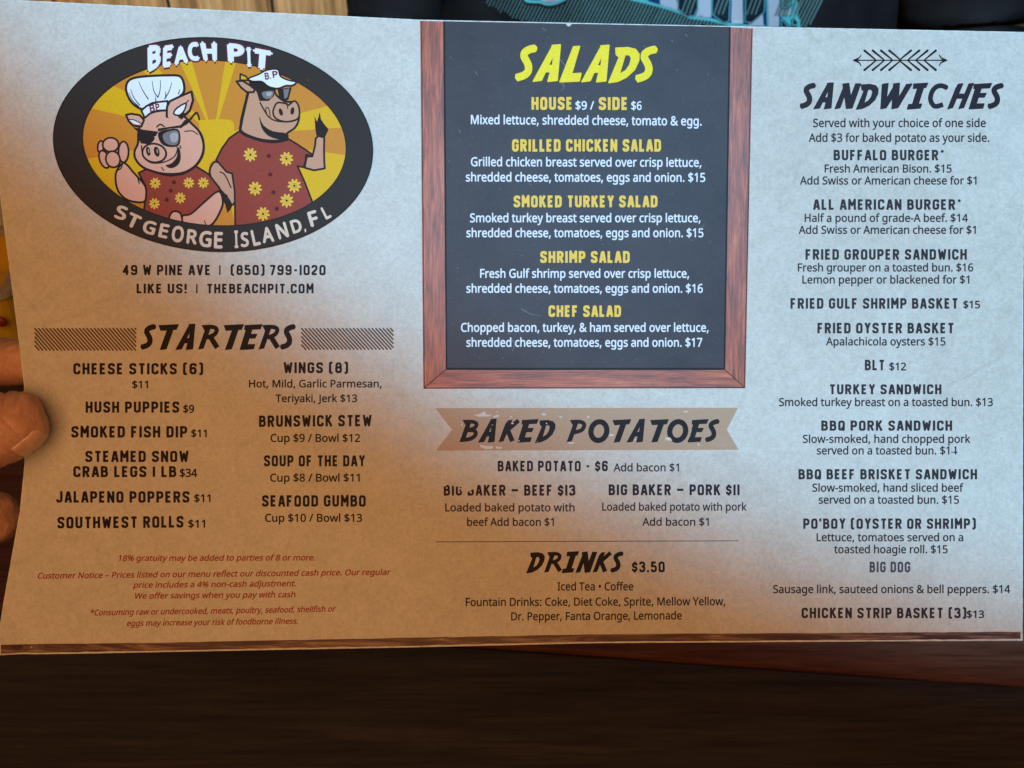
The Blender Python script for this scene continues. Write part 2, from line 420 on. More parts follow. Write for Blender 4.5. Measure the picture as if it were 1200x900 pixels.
# ------------------------------------------------------------------ lettering
# book face: outlines in thousandths of an em, cap height 573
BOOK = json.loads(r'''{"A":[512,[[437,0,368,177,141,177,73,0,0,0,224,575,289,575,512,0],[282,415,255,500,230,415,165,241,346,241]]],"B":[521,[[241,573,315,568,373,555,417,532,445,497,459,431,446,371,409,328,350,300,415,279,457,243,477,184,472,115,460,84,433,49,406,29,362,11,294,0,78,0,78,573],[256,329,318,335,363,359,377,382,384,411,382,445,371,471,351,490,308,506,150,511,150,329],[150,269,150,61,316,65,354,78,384,107,399,145,400,183,388,221,364,245,296,267]]],"C":[507,[[323,517,250,505,214,488,185,463,142,393,126,312,128,236,142,177,167,128,202,91,249,66,306,56,377,59,460,78,460,15,385,-4,291,-7,232,1,181,20,139,48,104,85,78,131,60,184,51,244,50,319,59,378,83,444,120,499,159,534,206,559,247,572,308,580,367,578,429,567,482,547,453,486,386,510]]],"D":[585,[[536,292,531,224,509,147,470,87,415,42,364,18,304,5,78,0,78,573,296,571,353,560,420,532,472,489,510,430,528,377],[460,289,454,359,441,402,421,437,384,474,349,493,293,507,150,511,150,62,256,63,307,70,350,84,387,106,416,134,438,170,452,213]]],"E":[446,[[398,0,78,0,78,573,398,573,398,509,150,509,150,330,383,330,383,268,150,268,150,63,398,63]]],"F":[416,[[150,0,78,0,78,573,398,573,398,509,150,509,150,306,383,306,383,243,150,243]]],"G":[584,[[326,302,524,302,524,22,393,-5,260,-3,173,28,132,59,98,98,73,146,57,202,49,264,51,330,76,425,104,473,140,513,220,560,300,578,415,576,516,547,489,484,421,508,352,517,278,510,225,489,191,465,164,434,139,382,128,337,125,269,137,193,159,141,194,100,241,71,303,56,383,56,452,68,452,238,326,238]]],"H":[594,[[516,0,443,0,443,267,150,267,150,0,78,0,78,573,150,573,150,330,443,330,443,573,516,573]]],"I":[272,[[239,0,32,0,32,42,99,57,99,515,32,531,32,573,239,573,239,531,172,515,172,57,239,42]]],"J":[219,[[-3,-152,-63,-142,-63,-81,-13,-89,24,-85,50,-70,67,-42,74,3,74,573,146,573,141,-42,123,-91,91,-125,49,-146]]],"K":[496,[[496,0,411,0,209,273,150,222,150,0,78,0,78,573,150,573,150,290,403,573,488,573,261,323]]],"L":[420,[[78,0,78,573,150,573,150,64,400,64,400,0]]],"M":[727,[[330,0,142,502,144,0,78,0,78,573,184,573,361,103,544,573,650,573,650,0,578,0,584,501,390,0]]],"N":[609,[[532,0,447,0,141,476,144,0,78,0,78,573,161,573,467,99,464,573,532,573]]],"O":[626,[[577,287,573,224,556,153,533,105,502,63,463,31,415,8,360,-5,297,-8,236,0,184,19,141,47,106,83,79,128,61,181,51,240,49,310,56,370,71,425,94,473,126,513,166,545,214,567,271,579,335,581,428,561,473,535,510,501,539,458,560,408,573,351],[125,287,133,205,157,138,197,90,255,62,345,56,409,76,456,117,490,190,500,252,501,313,484,404,444,471,415,494,380,509,338,517,269,514,230,502,188,475,163,446,140,398]]],"P":[485,[[229,573,326,562,363,548,405,517,424,490,441,442,444,395,438,353,407,292,380,266,345,246,275,227,150,223,150,0,78,0,78,573],[223,511,150,511,150,285,246,286,298,296,342,322,363,355,367,427,343,476,289,504]]],"Q":[626,[[577,287,567,190,535,108,483,46,411,6,548,-136,444,-136,334,-7,266,-5,209,8,162,32,114,73,85,116,65,167,51,240,49,310,56,370,71,425,94,473,126,513,166,545,214,567,271,579,335,581,428,561,473,535,510,501,539,458,560,408,573,351],[125,287,133,205,157,138,197,90,255,62,345,56,409,76,456,117,490,190,500,252,501,313,484,404,444,471,415,494,380,509,338,517,269,514,230,502,188,475,163,446,140,398]]],"R":[499,[[236,573,301,568,364,550,402,525,432,481,444,410,431,341,391,290,330,257,487,0,403,0,264,237,150,237,150,0,78,0,78,573],[232,510,150,510,150,298,296,304,338,325,362,359,369,424,351,472,310,500]]],"S":[440,[[403,153,396,106,378,66,348,35,295,7,243,-5,167,-7,96,2,41,19,41,88,145,59,240,57,273,66,303,84,319,103,329,133,326,178,302,213,261,238,124,298,90,325,66,357,49,411,51,467,66,505,99,542,157,571,218,580,308,574,389,549,366,487,257,516,204,516,169,507,133,478,121,427,133,386,160,359,313,289,362,255,392,212]]],"T":[446,[[259,0,187,0,187,509,8,509,8,573,437,573,437,509,259,509]]],"U":[586,[[513,202,504,132,483,83,449,43,403,13,344,-4,264,-7,196,7,143,36,104,82,76,158,72,573,144,573,145,184,159,126,192,84,243,60,331,57,387,78,423,117,442,191,442,573,513,573]]],"V":[481,[[481,573,277,0,204,0,0,573,75,573,213,182,241,80,277,207,405,573]]],"W":[746,[[735,573,583,0,510,0,370,488,348,391,234,0,161,0,10,573,85,573,180,200,201,87,231,223,333,573,407,573,518,206,544,87,563,187,660,573]]],"X":[470,[[467,0,385,0,233,249,79,0,3,0,193,298,15,573,95,573,236,348,377,573,453,573,276,300]]],"Y":[454,[[227,291,376,573,454,573,263,222,263,0,191,0,191,219,0,573,79,573]]],"Z":[459,[[427,0,30,0,30,55,332,508,40,508,40,573,419,573,419,518,118,64,427,64]]],"a":[450,[[231,437,284,432,326,418,356,393,376,358,385,293,385,0,334,0,317,61,279,22,240,1,190,-8,136,-5,75,23,44,71,37,119,44,163,57,188,87,219,116,234,172,250,316,259,307,339,293,359,273,372,237,380,194,378,106,347,84,400,160,429],[252,208,171,196,127,170,114,147,110,119,115,87,127,70,157,53,202,49,249,61,288,87,310,129,315,210]]],"b":[493,[[139,461,135,373,174,409,206,427,248,436,291,436,344,423,374,406,412,367,430,332,448,242,440,132,408,58,384,31,344,6,285,-8,226,-3,181,15,133,55,119,0,68,0,68,609,139,609],[260,379,202,369,165,339,145,289,139,214,149,129,172,83,215,56,261,51,312,61,348,93,369,145,376,216,369,287,348,338,311,368]]],"c":[385,[[241,-8,200,-5,150,10,91,54,54,128,45,232,59,315,102,385,166,425,254,438,309,431,358,415,337,356,249,376,213,374,180,362,153,341,134,312,117,226,119,177,131,126,148,94,172,71,202,58,248,53,295,58,351,78,351,15,297,-3]]],"d":[493,[[221,-8,165,0,133,14,92,48,71,79,56,117,45,187,47,266,56,311,71,350,105,395,133,416,183,434,238,437,280,429,318,410,359,374,354,609,425,609,425,0,368,0,354,58,328,28,297,8,259,-5],[232,51,290,60,328,88,348,135,355,213,345,299,321,346,278,373,231,379,181,368,146,334,124,281,117,213,124,144,146,93,181,61]]],"e":[452,[[234,438,308,424,339,407,372,376,395,335,406,299,411,201,117,201,123,151,154,90,210,57,302,55,392,82,392,20,327,-1,221,-6,143,17,111,39,85,68,51,146,45,194,47,262,57,306,81,357,105,387,145,417,193,434],[233,380,188,372,154,348,130,309,119,257,338,257,331,307,312,346,280,371]]],"f":[276,[[266,375,158,375,158,0,87,0,87,375,12,375,12,408,87,432,97,528,130,583,186,609,257,612,310,599,292,544,228,556,185,542,162,502,158,430,266,430]]],"g":[493,[[221,438,297,422,329,402,355,373,369,430,425,430,425,-7,417,-76,392,-129,361,-160,306,-184,249,-192,157,-187,78,-165,78,-100,129,-120,191,-132,250,-133,296,-121,331,-93,347,-63,358,57,315,17,272,-2,201,-7,147,7,103,37,70,83,51,142,45,189,47,263,56,306,91,377,147,423],[230,379,182,368,142,328,122,273,118,194,129,129,154,82,193,56,240,50,299,63,334,94,352,145,356,228,346,299,326,340,287,369]]],"h":[496,[[139,431,135,370,190,417,260,437,310,435,351,424,384,406,403,386,421,351,430,306,431,0,361,0,361,275,355,321,343,346,324,364,265,379,196,365,157,324,139,246,139,0,68,0,68,609,139,609]]],"i":[207,[[139,430,139,0,68,0,68,430],[104,591,136,577,145,546,136,515,104,501,72,515,63,546,72,577]]],"j":[207,[[18,-192,-44,-183,-44,-126,27,-132,51,-120,64,-100,68,430,139,430,136,-101,122,-140,99,-169,65,-187],[63,546,72,577,104,591,136,577,145,546,136,515,104,501,72,515]]],"k":[428,[[138,291,138,221,326,430,409,430,235,246,421,0,336,0,187,200,138,158,138,0,68,0,68,609,138,609]]],"l":[207,[[139,0,68,0,68,609,139,609]]],"m":[750,[[540,438,589,433,628,417,657,391,676,352,685,280,685,0,615,0,612,311,599,346,582,364,528,379,463,364,438,342,422,311,412,254,411,0,342,0,338,315,327,344,308,364,253,379,192,365,156,324,139,247,139,0,68,0,68,430,125,430,140,371,168,405,211,429,260,438,312,433,365,410,402,366,420,391,452,415,489,431]]],"n":[496,[[275,438,327,433,369,417,401,391,421,352,431,280,431,0,361,0,361,275,355,321,343,346,324,364,265,379,204,368,182,356,160,328,146,289,139,241,139,0,68,0,68,430,125,430,140,371,165,401,198,422]]],"o":[485,[[442,216,428,121,388,51,324,7,285,-4,231,-8,181,0,145,15,88,66,52,142,44,233,63,324,106,389,173,428,258,437,335,418,395,370,432,296],[117,216,122,158,138,110,165,76,195,58,254,51,299,62,333,88,356,128,369,203,361,284,333,342,291,371,226,378,185,368,164,354,129,298]]],"p":[493,[[273,438,310,434,360,416,401,383,422,351,437,313,448,243,448,181,437,119,421,80,393,40,355,11,310,-4,256,-7,213,1,174,20,134,55,139,-192,68,-192,68,430,126,430,139,371,165,401,195,422,233,434],[260,379,204,369,167,342,146,295,139,216,147,135,170,87,211,58,261,51,305,59,343,91,367,141,376,217,369,283,348,334,311,367]]],"q":[493,[[354,-9,358,58,318,21,285,3,243,-7,200,-7,148,6,119,23,71,79,47,162,50,282,79,361,102,390,139,419,196,436,267,433,312,414,358,371,369,430,425,430,425,-192,354,-192],[233,51,289,60,327,87,348,134,355,213,348,285,328,337,290,369,231,379,181,368,145,334,124,281,117,213,124,145,146,93,182,61]]],"r":[331,[[269,438,319,433,310,368,264,374,228,368,190,347,164,319,146,282,139,245,139,0,68,0,68,430,126,430,137,351,165,390,196,416,233,433]]],"s":[384,[[348,119,343,80,327,49,302,24,258,3,202,-7,144,-7,91,1,42,19,42,83,122,55,203,50,256,66,274,86,279,105,275,135,255,157,103,228,57,266,43,299,42,337,52,372,66,392,109,421,184,437,267,432,339,409,315,353,236,377,168,378,126,362,114,350,108,328,116,301,137,283,265,227,314,197,339,164]]],"t":[289,[[212,50,272,59,272,5,214,-8,160,-3,131,7,106,25,78,79,74,375,13,375,13,409,75,437,103,528,144,528,144,430,269,430,269,375,144,375,147,100,168,64]]],"u":[496,[[427,430,427,0,370,0,359,57,310,13,247,-6,173,-4,110,23,77,68,64,122,63,430,135,430,138,118,153,83,171,65,230,51,299,64,338,105,356,182,357,430]]],"v":[407,[[163,0,0,430,75,430,175,153,201,63,332,430,407,430,244,0]]],"w":[630,[[346,243,313,357,289,259,207,1,127,1,9,431,82,431,169,73,277,431,354,431,457,74,549,431,621,431,502,1,419,1]]],"x":[424,[[170,220,22,430,102,430,213,268,322,430,402,430,253,220,410,0,330,0,213,172,94,0,14,0]]],"y":[409,[[1,430,76,430,177,164,205,68,333,430,409,430,207,-97,159,-162,131,-180,97,-190,9,-186,9,-130,68,-134,112,-117,142,-80,174,-2]]],"z":[377,[[346,0,31,0,31,47,262,375,45,375,45,430,340,430,340,377,112,55,346,55]]],"0":[459,[[419,287,415,206,403,137,381,80,349,37,307,7,253,-7,184,-3,133,19,103,47,71,98,55,146,42,222,40,310,47,393,63,462,91,516,141,562,196,579,274,576,324,555,364,516,393,462,411,393],[110,287,121,156,153,85,181,62,218,53,259,56,291,72,310,92,329,131,347,249,339,404,325,453,304,488,276,511,239,521,190,515,159,495,137,463,121,417]]],"1":[459,[[285,0,216,0,219,499,108,405,71,452,226,573,285,573]]],"2":[459,[[417,0,38,0,38,59,269,295,306,353,321,405,320,446,306,482,286,502,252,517,210,520,164,512,83,466,45,513,88,544,169,576,259,578,322,557,372,510,388,472,393,417,387,374,365,324,307,247,128,64,417,64]]],"3":[459,[[395,439,387,387,363,347,326,318,277,302,360,271,387,246,405,214,412,177,410,127,395,84,377,56,318,14,230,-7,120,-3,36,23,36,89,93,67,165,53,230,53,285,68,326,107,339,164,329,211,290,246,226,263,123,265,123,326,233,331,274,347,302,371,317,397,323,426,319,462,307,486,262,516,204,521,140,508,75,473,39,521,93,554,151,574,218,581,279,575,327,558,362,530,389,482]]],"4":[459,[[443,130,359,130,359,0,291,0,291,130,17,130,17,190,286,576,359,576,359,193,443,193],[291,374,292,500,262,444,86,193,291,193]]],"5":[459,[[221,351,275,346,322,331,361,307,389,274,407,232,413,183,407,128,393,92,347,35,275,1,167,-7,65,16,51,23,51,90,91,71,151,56,210,52,257,60,296,77,319,100,334,129,341,165,339,202,327,236,287,275,215,291,99,280,64,302,86,573,373,573,373,508,146,508,132,342]]],"6":[459,[[44,245,51,342,67,412,95,474,129,518,174,551,233,573,306,581,377,573,377,513,322,523,257,518,207,500,169,469,132,400,115,291,170,339,238,358,312,350,351,333,375,313,409,258,421,184,408,104,372,44,325,10,266,-7,199,-4,146,16,101,54,72,99,50,171],[238,51,284,59,320,84,343,125,351,184,344,233,324,271,289,295,241,303,197,297,156,275,127,242,115,198,125,140,150,93,191,61]]],"7":[459,[[109,0,344,508,35,508,35,573,419,573,419,518,187,0]]],"8":[459,[[229,581,287,574,327,561,366,533,388,503,400,443,389,390,352,343,291,303,348,270,387,236,412,193,419,148,406,84,367,34,308,3,231,-8,149,2,89,33,52,81,39,146,46,191,70,235,106,269,158,299,101,341,71,383,58,436,67,494,86,526,123,556,171,574],[108,145,120,99,146,69,176,55,229,48,281,55,319,76,342,108,350,148,341,186,317,217,279,243,217,270,170,246,136,219,115,186],[228,524,188,518,155,502,134,476,127,441,132,408,153,377,232,330,306,377,325,408,330,441,323,476,302,502,270,518]]],"9":[459,[[417,328,410,231,394,161,366,99,332,55,286,21,228,-1,154,-8,82,0,82,60,143,50,204,54,254,73,291,103,329,172,346,281,290,233,222,215,148,222,85,260,52,314,40,387,53,468,90,529,137,563,196,579,262,577,316,556,361,518,389,473,411,402],[223,521,178,513,142,488,122,459,110,404,114,350,130,309,161,282,206,270,256,273,300,293,330,325,345,368,338,426,311,479,271,511]]],"$":[459,[[203,39,117,47,50,66,50,134,119,111,203,101,203,263,125,292,81,323,56,364,50,417,60,460,91,500,140,527,203,538,203,609,254,609,254,539,323,532,395,509,374,450,309,470,254,478,254,317,333,289,380,260,407,221,413,163,398,115,361,77,322,57,254,43,254,-47,203,-47],[254,105,295,113,323,127,339,147,345,172,340,198,326,217,254,246],[203,476,165,470,139,457,124,437,119,413,123,385,137,364,203,334]]],"&":[587,[[244,581,293,576,339,554,370,517,381,477,380,434,364,391,323,347,268,308,423,159,453,208,479,286,550,286,513,180,468,114,585,0,490,0,420,67,366,28,311,4,255,-7,184,-5,108,20,65,63,48,102,43,137,54,212,93,267,166,318,125,368,104,409,96,456,103,501,119,530,149,558,192,576],[209,273,150,231,121,185,120,121,146,81,191,58,262,57,323,76,375,111],[241,524,211,519,186,506,173,491,166,465,177,410,225,350,292,401,312,450,310,478,294,505,271,519]]],".":[215,[[58,43,66,78,97,96,139,88,156,57,149,9,117,-10,92,-9,72,2,61,18]]],",":[215,[[154,84,85,-103,33,-103,73,93,148,93]]],":":[215,[[58,43,66,78,97,96,139,88,156,57,149,9,117,-10,92,-9,72,2,61,18],[58,387,66,422,97,440,139,432,156,401,149,352,117,333,92,334,72,345,61,362]]],";":[215,[[147,84,78,-103,25,-103,66,93,141,93],[56,387,64,422,95,440,137,432,155,401,147,352,115,333,91,334,71,345,60,362]]],"/":[298,[[290,573,77,0,8,0,221,573]]],"%":[666,[[156,581,209,569,246,534,269,477,277,402,269,326,247,269,210,233,156,221,106,233,69,269,47,326,39,402,46,477,67,534,104,569],[156,531,130,523,112,498,101,458,98,402,101,345,112,305,130,280,156,272,184,280,203,304,214,345,218,402,214,458,203,498,184,523],[523,573,205,0,144,0,461,573],[507,351,558,340,596,304,619,248,627,172,620,97,598,40,560,4,507,-8,457,4,420,40,397,97,390,172,397,248,418,304,454,340],[507,301,480,293,462,269,452,229,448,172,452,116,462,75,480,51,507,43,534,51,553,75,565,115,569,172,565,229,553,269,534,293]]],"*":[442,[[258,609,242,455,396,499,407,425,260,413,355,286,286,249,218,389,156,249,85,286,179,413,33,425,44,499,196,455,180,609]]],"-":[258,[[32,184,32,246,226,246,226,184]]],"'":[180,[[128,573,112,366,68,366,52,573]]],"(":[241,[[32,220,48,364,90,482,150,573,217,573,167,493,132,407,111,315,103,221,111,128,132,38,167,-48,216,-127,150,-127,90,-37,48,78]]],")":[241,[[209,220,193,78,151,-37,91,-127,25,-127,73,-48,108,38,130,128,137,221,130,315,108,406,73,493,24,573,91,573,144,495,170,439,193,364]]],"–":[401,[[32,184,32,246,369,246,369,184]]],"•":[302,[[62,293,66,332,80,361,100,380,133,391,174,390,205,377,228,351,238,318,238,268,228,235,205,209,169,195,127,196,91,212,68,247]]]," ":[209,[]]}''')
BOOKCAP = 573.0


def pairs(l):
    return [(l[i], l[i + 1]) for i in range(0, len(l), 2)]


# condensed block face: pen strokes, cap height 8 + pen 2 = 10
R_ = 1.7
BLOCK = {
    'A': (4.0, [[(-.1, -1), (1.6, 8, .3), (2.7, 8, .3), (4.4, -1)], [(.6, 2.0), (3.8, 2.0)]]),
    'B': (4, [[(0, 0, 0), (0, 8, 0), (3.7, 8), (3.7, 4.3), (0.2, 4.3)], [(0.2, 4.3), (4, 4.3), (4, 0), (0, 0, 0)]]),
    'C': (4, [[(4, 5.6), (4, 8), (0, 8), (0, 0), (4, 0), (4, 2.4)]]),
    'D': (4, [[(0, 0), (0, 8, 0), (4, 8), (4, 0), (0, 0, 0)]]),
    'E': (3.2, [[(3.4, 8), (0, 8, 0), (0, 0, 0), (3.4, 0)], [(0, 4.1), (3, 4.1)]]),
    'F': (3.2, [[(3.4, 8), (0, 8, 0), (0, -1)], [(0, 3.9), (2.9, 3.9)]]),
    'G': (4, [[(4, 5.9), (4, 8), (0, 8), (0, 0), (4, 0), (4, 3.9, 0), (2.4, 3.9)]]),
    'H': (4, [[(0, -1), (0, 9)], [(4, -1), (4, 9)], [(0, 4.1), (4, 4.1)]]),
    'I': (0, [[(0, -1), (0, 9)]]),
    'J': (3.4, [[(3.4, 9), (3.4, 0), (0, 0), (0, 2)]]),
    'K': (4.1, [[(0, -1), (0, 9)], [(4, 9), (0.5, 3.6)], [(1.4, 4.9), (4.3, -1)]]),
    'L': (2.8, [[(0, 9), (0, 0, 0), (3.4, 0)]]),
    'M': (5, [[(0, -1), (0, 8.6, 0), (2.5, 3.2, 0), (5, 8.6, 0), (5, -1)]]),
    'N': (4.1, [[(0, -1), (0, 8.4, 0), (4.1, -.4, 0), (4.1, 9)]]),
    'O': (4, [[(2, 0, 0), (4, 0), (4, 8), (0, 8), (0, 0), (2, 0, 0)]]),
    'P': (3.9, [[(0, -1), (0, 8, 0), (3.9, 8), (3.9, 3.4), (0, 3.4)]]),
    'Q': (4, [[(2, 0, 0), (4, 0), (4, 8), (0, 8), (0, 0), (2, 0, 0)], [(2.2, 2.4), (4.3, -1)]]),
    'R': (4, [[(0, -1), (0, 8, 0), (3.9, 8), (3.9, 3.9), (0, 3.9)], [(2, 3.9), (4.1, -1)]]),
    'S': (4, [[(4, 6), (4, 8), (0, 8), (0, 4.6), (4, 3.4), (4, 0), (0, 0), (0, 2)]]),
    'T': (3.7, [[(-.3, 8), (4.3, 8)], [(2, 8), (2, -1)]]),
    'U': (4, [[(0, 9), (0, 0), (4, 0), (4, 9)]]),
    'V': (4.2, [[(0, 9), (1.9, -.3, .3), (2.3, -.3, .3), (4.2, 9)]]),
    'W': (6, [[(0, 9), (1.4, -.2, 0), (3, 6.5, 0), (4.6, -.2, 0), (6, 9)]]),
    'X': (4.2, [[(0, 9), (4.2, -1)], [(4.2, 9), (0, -1)]]),
    'Y': (3.9, [[(0, 9), (2.1, 4, 0), (4.2, 9)], [(2.1, 4.2), (2.1, -1)]]),
    'Z': (4, [[(0, 8), (4, 8, 0), (0, 0, 0), (4, 0)]]),
    '0': (4, [[(2, 0, 0), (4, 0), (4, 8), (0, 8), (0, 0), (2, 0, 0)]]),
    '1': (0, [[(0, -1), (0, 9)]]),
    '2': (3.8, [[(0, 6), (0, 8), (3.8, 8), (3.8, 4.6), (0, 1.4, .5), (0, 0, 0), (4, 0)]]),
    '3': (3.8, [[(0, 6.2), (0, 8), (3.7, 8), (3.7, 4.3), (1.2, 4.3)], [(1.2, 4.3), (3.9, 4.3), (3.9, 0), (0, 0), (0, 1.9)]]),
    '4': (4.2, [[(3.1, -1), (3.1, 8.2, 0), (0, 2.2, 0), (4.6, 2.2)]]),
    '5': (3.8, [[(3.8, 8), (0.2, 8, 0), (0.2, 4.7, 0), (3.9, 4.7), (3.9, 0), (0, 0), (0, 1.9)]]),
    '6': (4, [[(4, 6.2), (4, 8), (0, 8), (0, 0), (4, 0), (4, 4.6), (0.3, 4.6)]]),
    '7': (3.8, [[(-.4, 8), (3.8, 8, 0), (1.2, -1)]]),
    '8': (4, [[(2, 4.3, 0), (3.8, 4.3), (3.8, 8), (.2, 8), (.2, 4.3), (2, 4.3, 0)], [(2, 4.3, 0), (4, 4.3), (4, 0), (0, 0), (0, 4.3), (2, 4.3, 0)]]),
    '9': (4, [[(0, 1.8), (0, 0), (4, 0), (4, 8), (0, 8), (0, 3.6), (3.7, 3.6)]]),
    '$': (3.4, [[(3.4, 5.4), (3.4, 7), (0, 7), (0, 4.2), (3.4, 3.4), (3.4, .6), (0, .6), (0, 2)], [(1.7, 8.9), (1.7, 7)], [(1.7, .6), (1.7, -1.3)]]),
    '(': (1.8, [[(2.2, 8.7), (0, 8.7), (0, -.7), (2.2, -.7)]]),
    ')': (1.8, [[(-.4, 8.7), (1.8, 8.7), (1.8, -.7), (-.4, -.7)]]),
    '*': (2, [[(-.4, 7.6), (2.4, 7.6)], [(.3, 6.4), (1.7, 8.8)], [(1.7, 6.4), (.3, 8.8)]]),
    '-': (2.2, [[(-.2, 3.8), (2.4, 3.8)]]),
    '–': (5.2, [[(-.4, 4), (5.6, 4)]]),
    '!': (0, [[(0, 2.6), (0, 9)], [(0, -1), (0, .8)]]),
    '.': (0, [[(0, -1), (0, 1)]]),
    '|': (0, [[(0, -.8), (0, 8.6)]]),
    "'": (0, [[(0, 6.2), (0, 9)]]),
}
# slanted brush face for the headings, cap height 10
E_ = 'poly'
HEAD = {
    'S': (5.9, [('s', [(5.7, 9.2), (3.9, 8.8), (2.6, 7.9), (2.5, 6.7), (3.5, 4.9), (3.7, 3.1), (2.6, 1.7), (0.2, .9)], 2.15)]),
    'A': (7.7, [('p', [(0, 0), (2.3, .3), (5.9, 7.9), (6.1, 9), (5.6, 10)]), ('p', [(5.4, 10), (7.7, 10.2), (6.8, .3), (4.2, 0), (4.9, 2.7), (5.5, 4.5), (5.9, 7.9)]),
                ('p', [(2.5, 2.7), (5.3, 2.7), (5.7, 4.4), (3.6, 4.4)])]),
    'L': (6.5, [('p', [(3.9, 9.7), (5.6, 9.8), (3.3, 2.1), (6.0, 2.3), (5.5, .2), (0, -.1)])]),
    'D': (8.0, [('h', [(2.0, 9.4), (5.4, 9.6), (7.6, 9.1), (8.6, 7.8), (8.5, 6.0), (7.3, 3.5), (5.0, 1.4), (2.5, .2), (0, -.2), (3.0, 6.9), (2.1, 7.7)],
                 [(4.6, 7.7), (6.0, 7.6), (6.5, 6.6), (6.0, 4.8), (4.9, 3.2), (2.9, 2.0)])]),
    'N': (8.6, [('p', [(0, 0), (3.3, 8.2), (3.1, 9.7), (5.5, 10), (6.2, 4.6), (8.2, 9.8), (10.2, 9.8), (6.8, .3), (4.5, .1), (3.8, 5.4), (2.0, .4)])]),
    'W': (10.9, [('p', [(.6, 9.6), (2.9, 10), (2.2, 3.8), (5.0, 8.5), (5.1, 9.8), (7.4, 10.1), (7.0, 4.2), (10.2, 9.6), (12.4, 9.8), (6.8, .5), (4.4, 0), (4.7, 4.4), (2.1, .4), (0, 0)])]),
    'I': (7.5, [('p', [(2.6, 9.8), (8.1, 10.1), (7.4, 8.4), (2.4, 8.0)]), ('p', [(4.4, 9), (6.7, 9), (4.1, 1), (1.8, 1)]), ('p', [(.6, 1.7), (5.7, 1.9), (5.2, .3), (0, -.1)])]),
    'C': (7.5, [('s', [(7.7, 8.2), (5.6, 9.1), (3.4, 8.7), (1.7, 6.8), (1.0, 4.3), (1.6, 2.1), (3.1, .95), (6.0, 1.7)], 1.9)]),
    'H': (8.4, [('p', [(0, 0), (1.9, .5), (6.0, 9.9), (4.2, 9.7), (3.2, 8)]), ('p', [(4.4, .1), (6.3, .5), (10.2, 10), (8.4, 9.8)]), ('p', [(2.3, 4.2), (6.6, 4.2), (7.4, 5.8), (2.9, 5.8)])]),
    'E': (7.6, [('p', [(2.0, 9.6), (8.9, 10), (8.2, 8.3), (1.8, 8.0)]), ('p', [(2.8, 9), (5.1, 9), (2.2, .1), (0, 0)]), ('p', [(3.2, 4.6), (6.0, 4.6), (6.8, 6.1), (3.9, 6.1)]),
                ('p', [(0, 0), (5.4, .3), (5.9, 2.0), (1, 1.9)])]),
    'T': (7.3, [('p', [(0, 9.6), (7.8, 10), (7.0, 8.1), (.7, 7.7)]), ('p', [(3.8, 9), (6.0, 9), (2.9, .3), (.5, 0)])]),
    'R': (8.6, [('p', [(0, 0), (2.3, .4), (5.2, 8.6), (4.4, 9.9), (1.4, 9.8), (2.7, 7.5)]), ('s', [(2.2, 9.0), (5.5, 9.1), (7.4, 8.5), (7.6, 7.3), (6.4, 5.8), (3.6, 4.8)], 1.7), ('s', [(4.9, 5.4), (7.9, .7)], 2.1)]),
    'P': (8.6, [('p', [(0, 0), (2.3, .4), (5.2, 8.6), (4.4, 9.9), (1.4, 9.8), (2.7, 7.5)]), ('s', [(2.2, 9.0), (5.5, 9.1), (7.5, 8.4), (7.7, 6.9), (6.4, 5.2), (2.8, 4.2)], 1.8)]),
    'B': (8.7, [('p', [(0, 0), (2.3, .4), (5.2, 8.6), (4.4, 9.9), (1.4, 9.8), (2.7, 7.5)]), ('s', [(2.2, 9.0), (5.9, 9.0), (7.6, 8.0), (6.6, 6.2), (3.4, 5.3)], 1.7),
                ('s', [(3.4, 5.3), (6.6, 5.1), (7.1, 3.3), (4.9, 1.5), (0.6, .9)], 1.8)]),
    'K': (7.9, [('p', [(0, 0), (2.2, .4), (6.2, 9.9), (4.3, 9.7), (2.9, 8)]), ('s', [(3.4, 4.9), (8.8, 9.6)], 1.9), ('s', [(4.0, 5.4), (6.1, .4)], 2.1)]),
    'O': (9.0, [('o', 4.7, 4.9, 3.5, 4.2, 1.95)]),
    ' ': (4.6, []),
}
_cache = {}


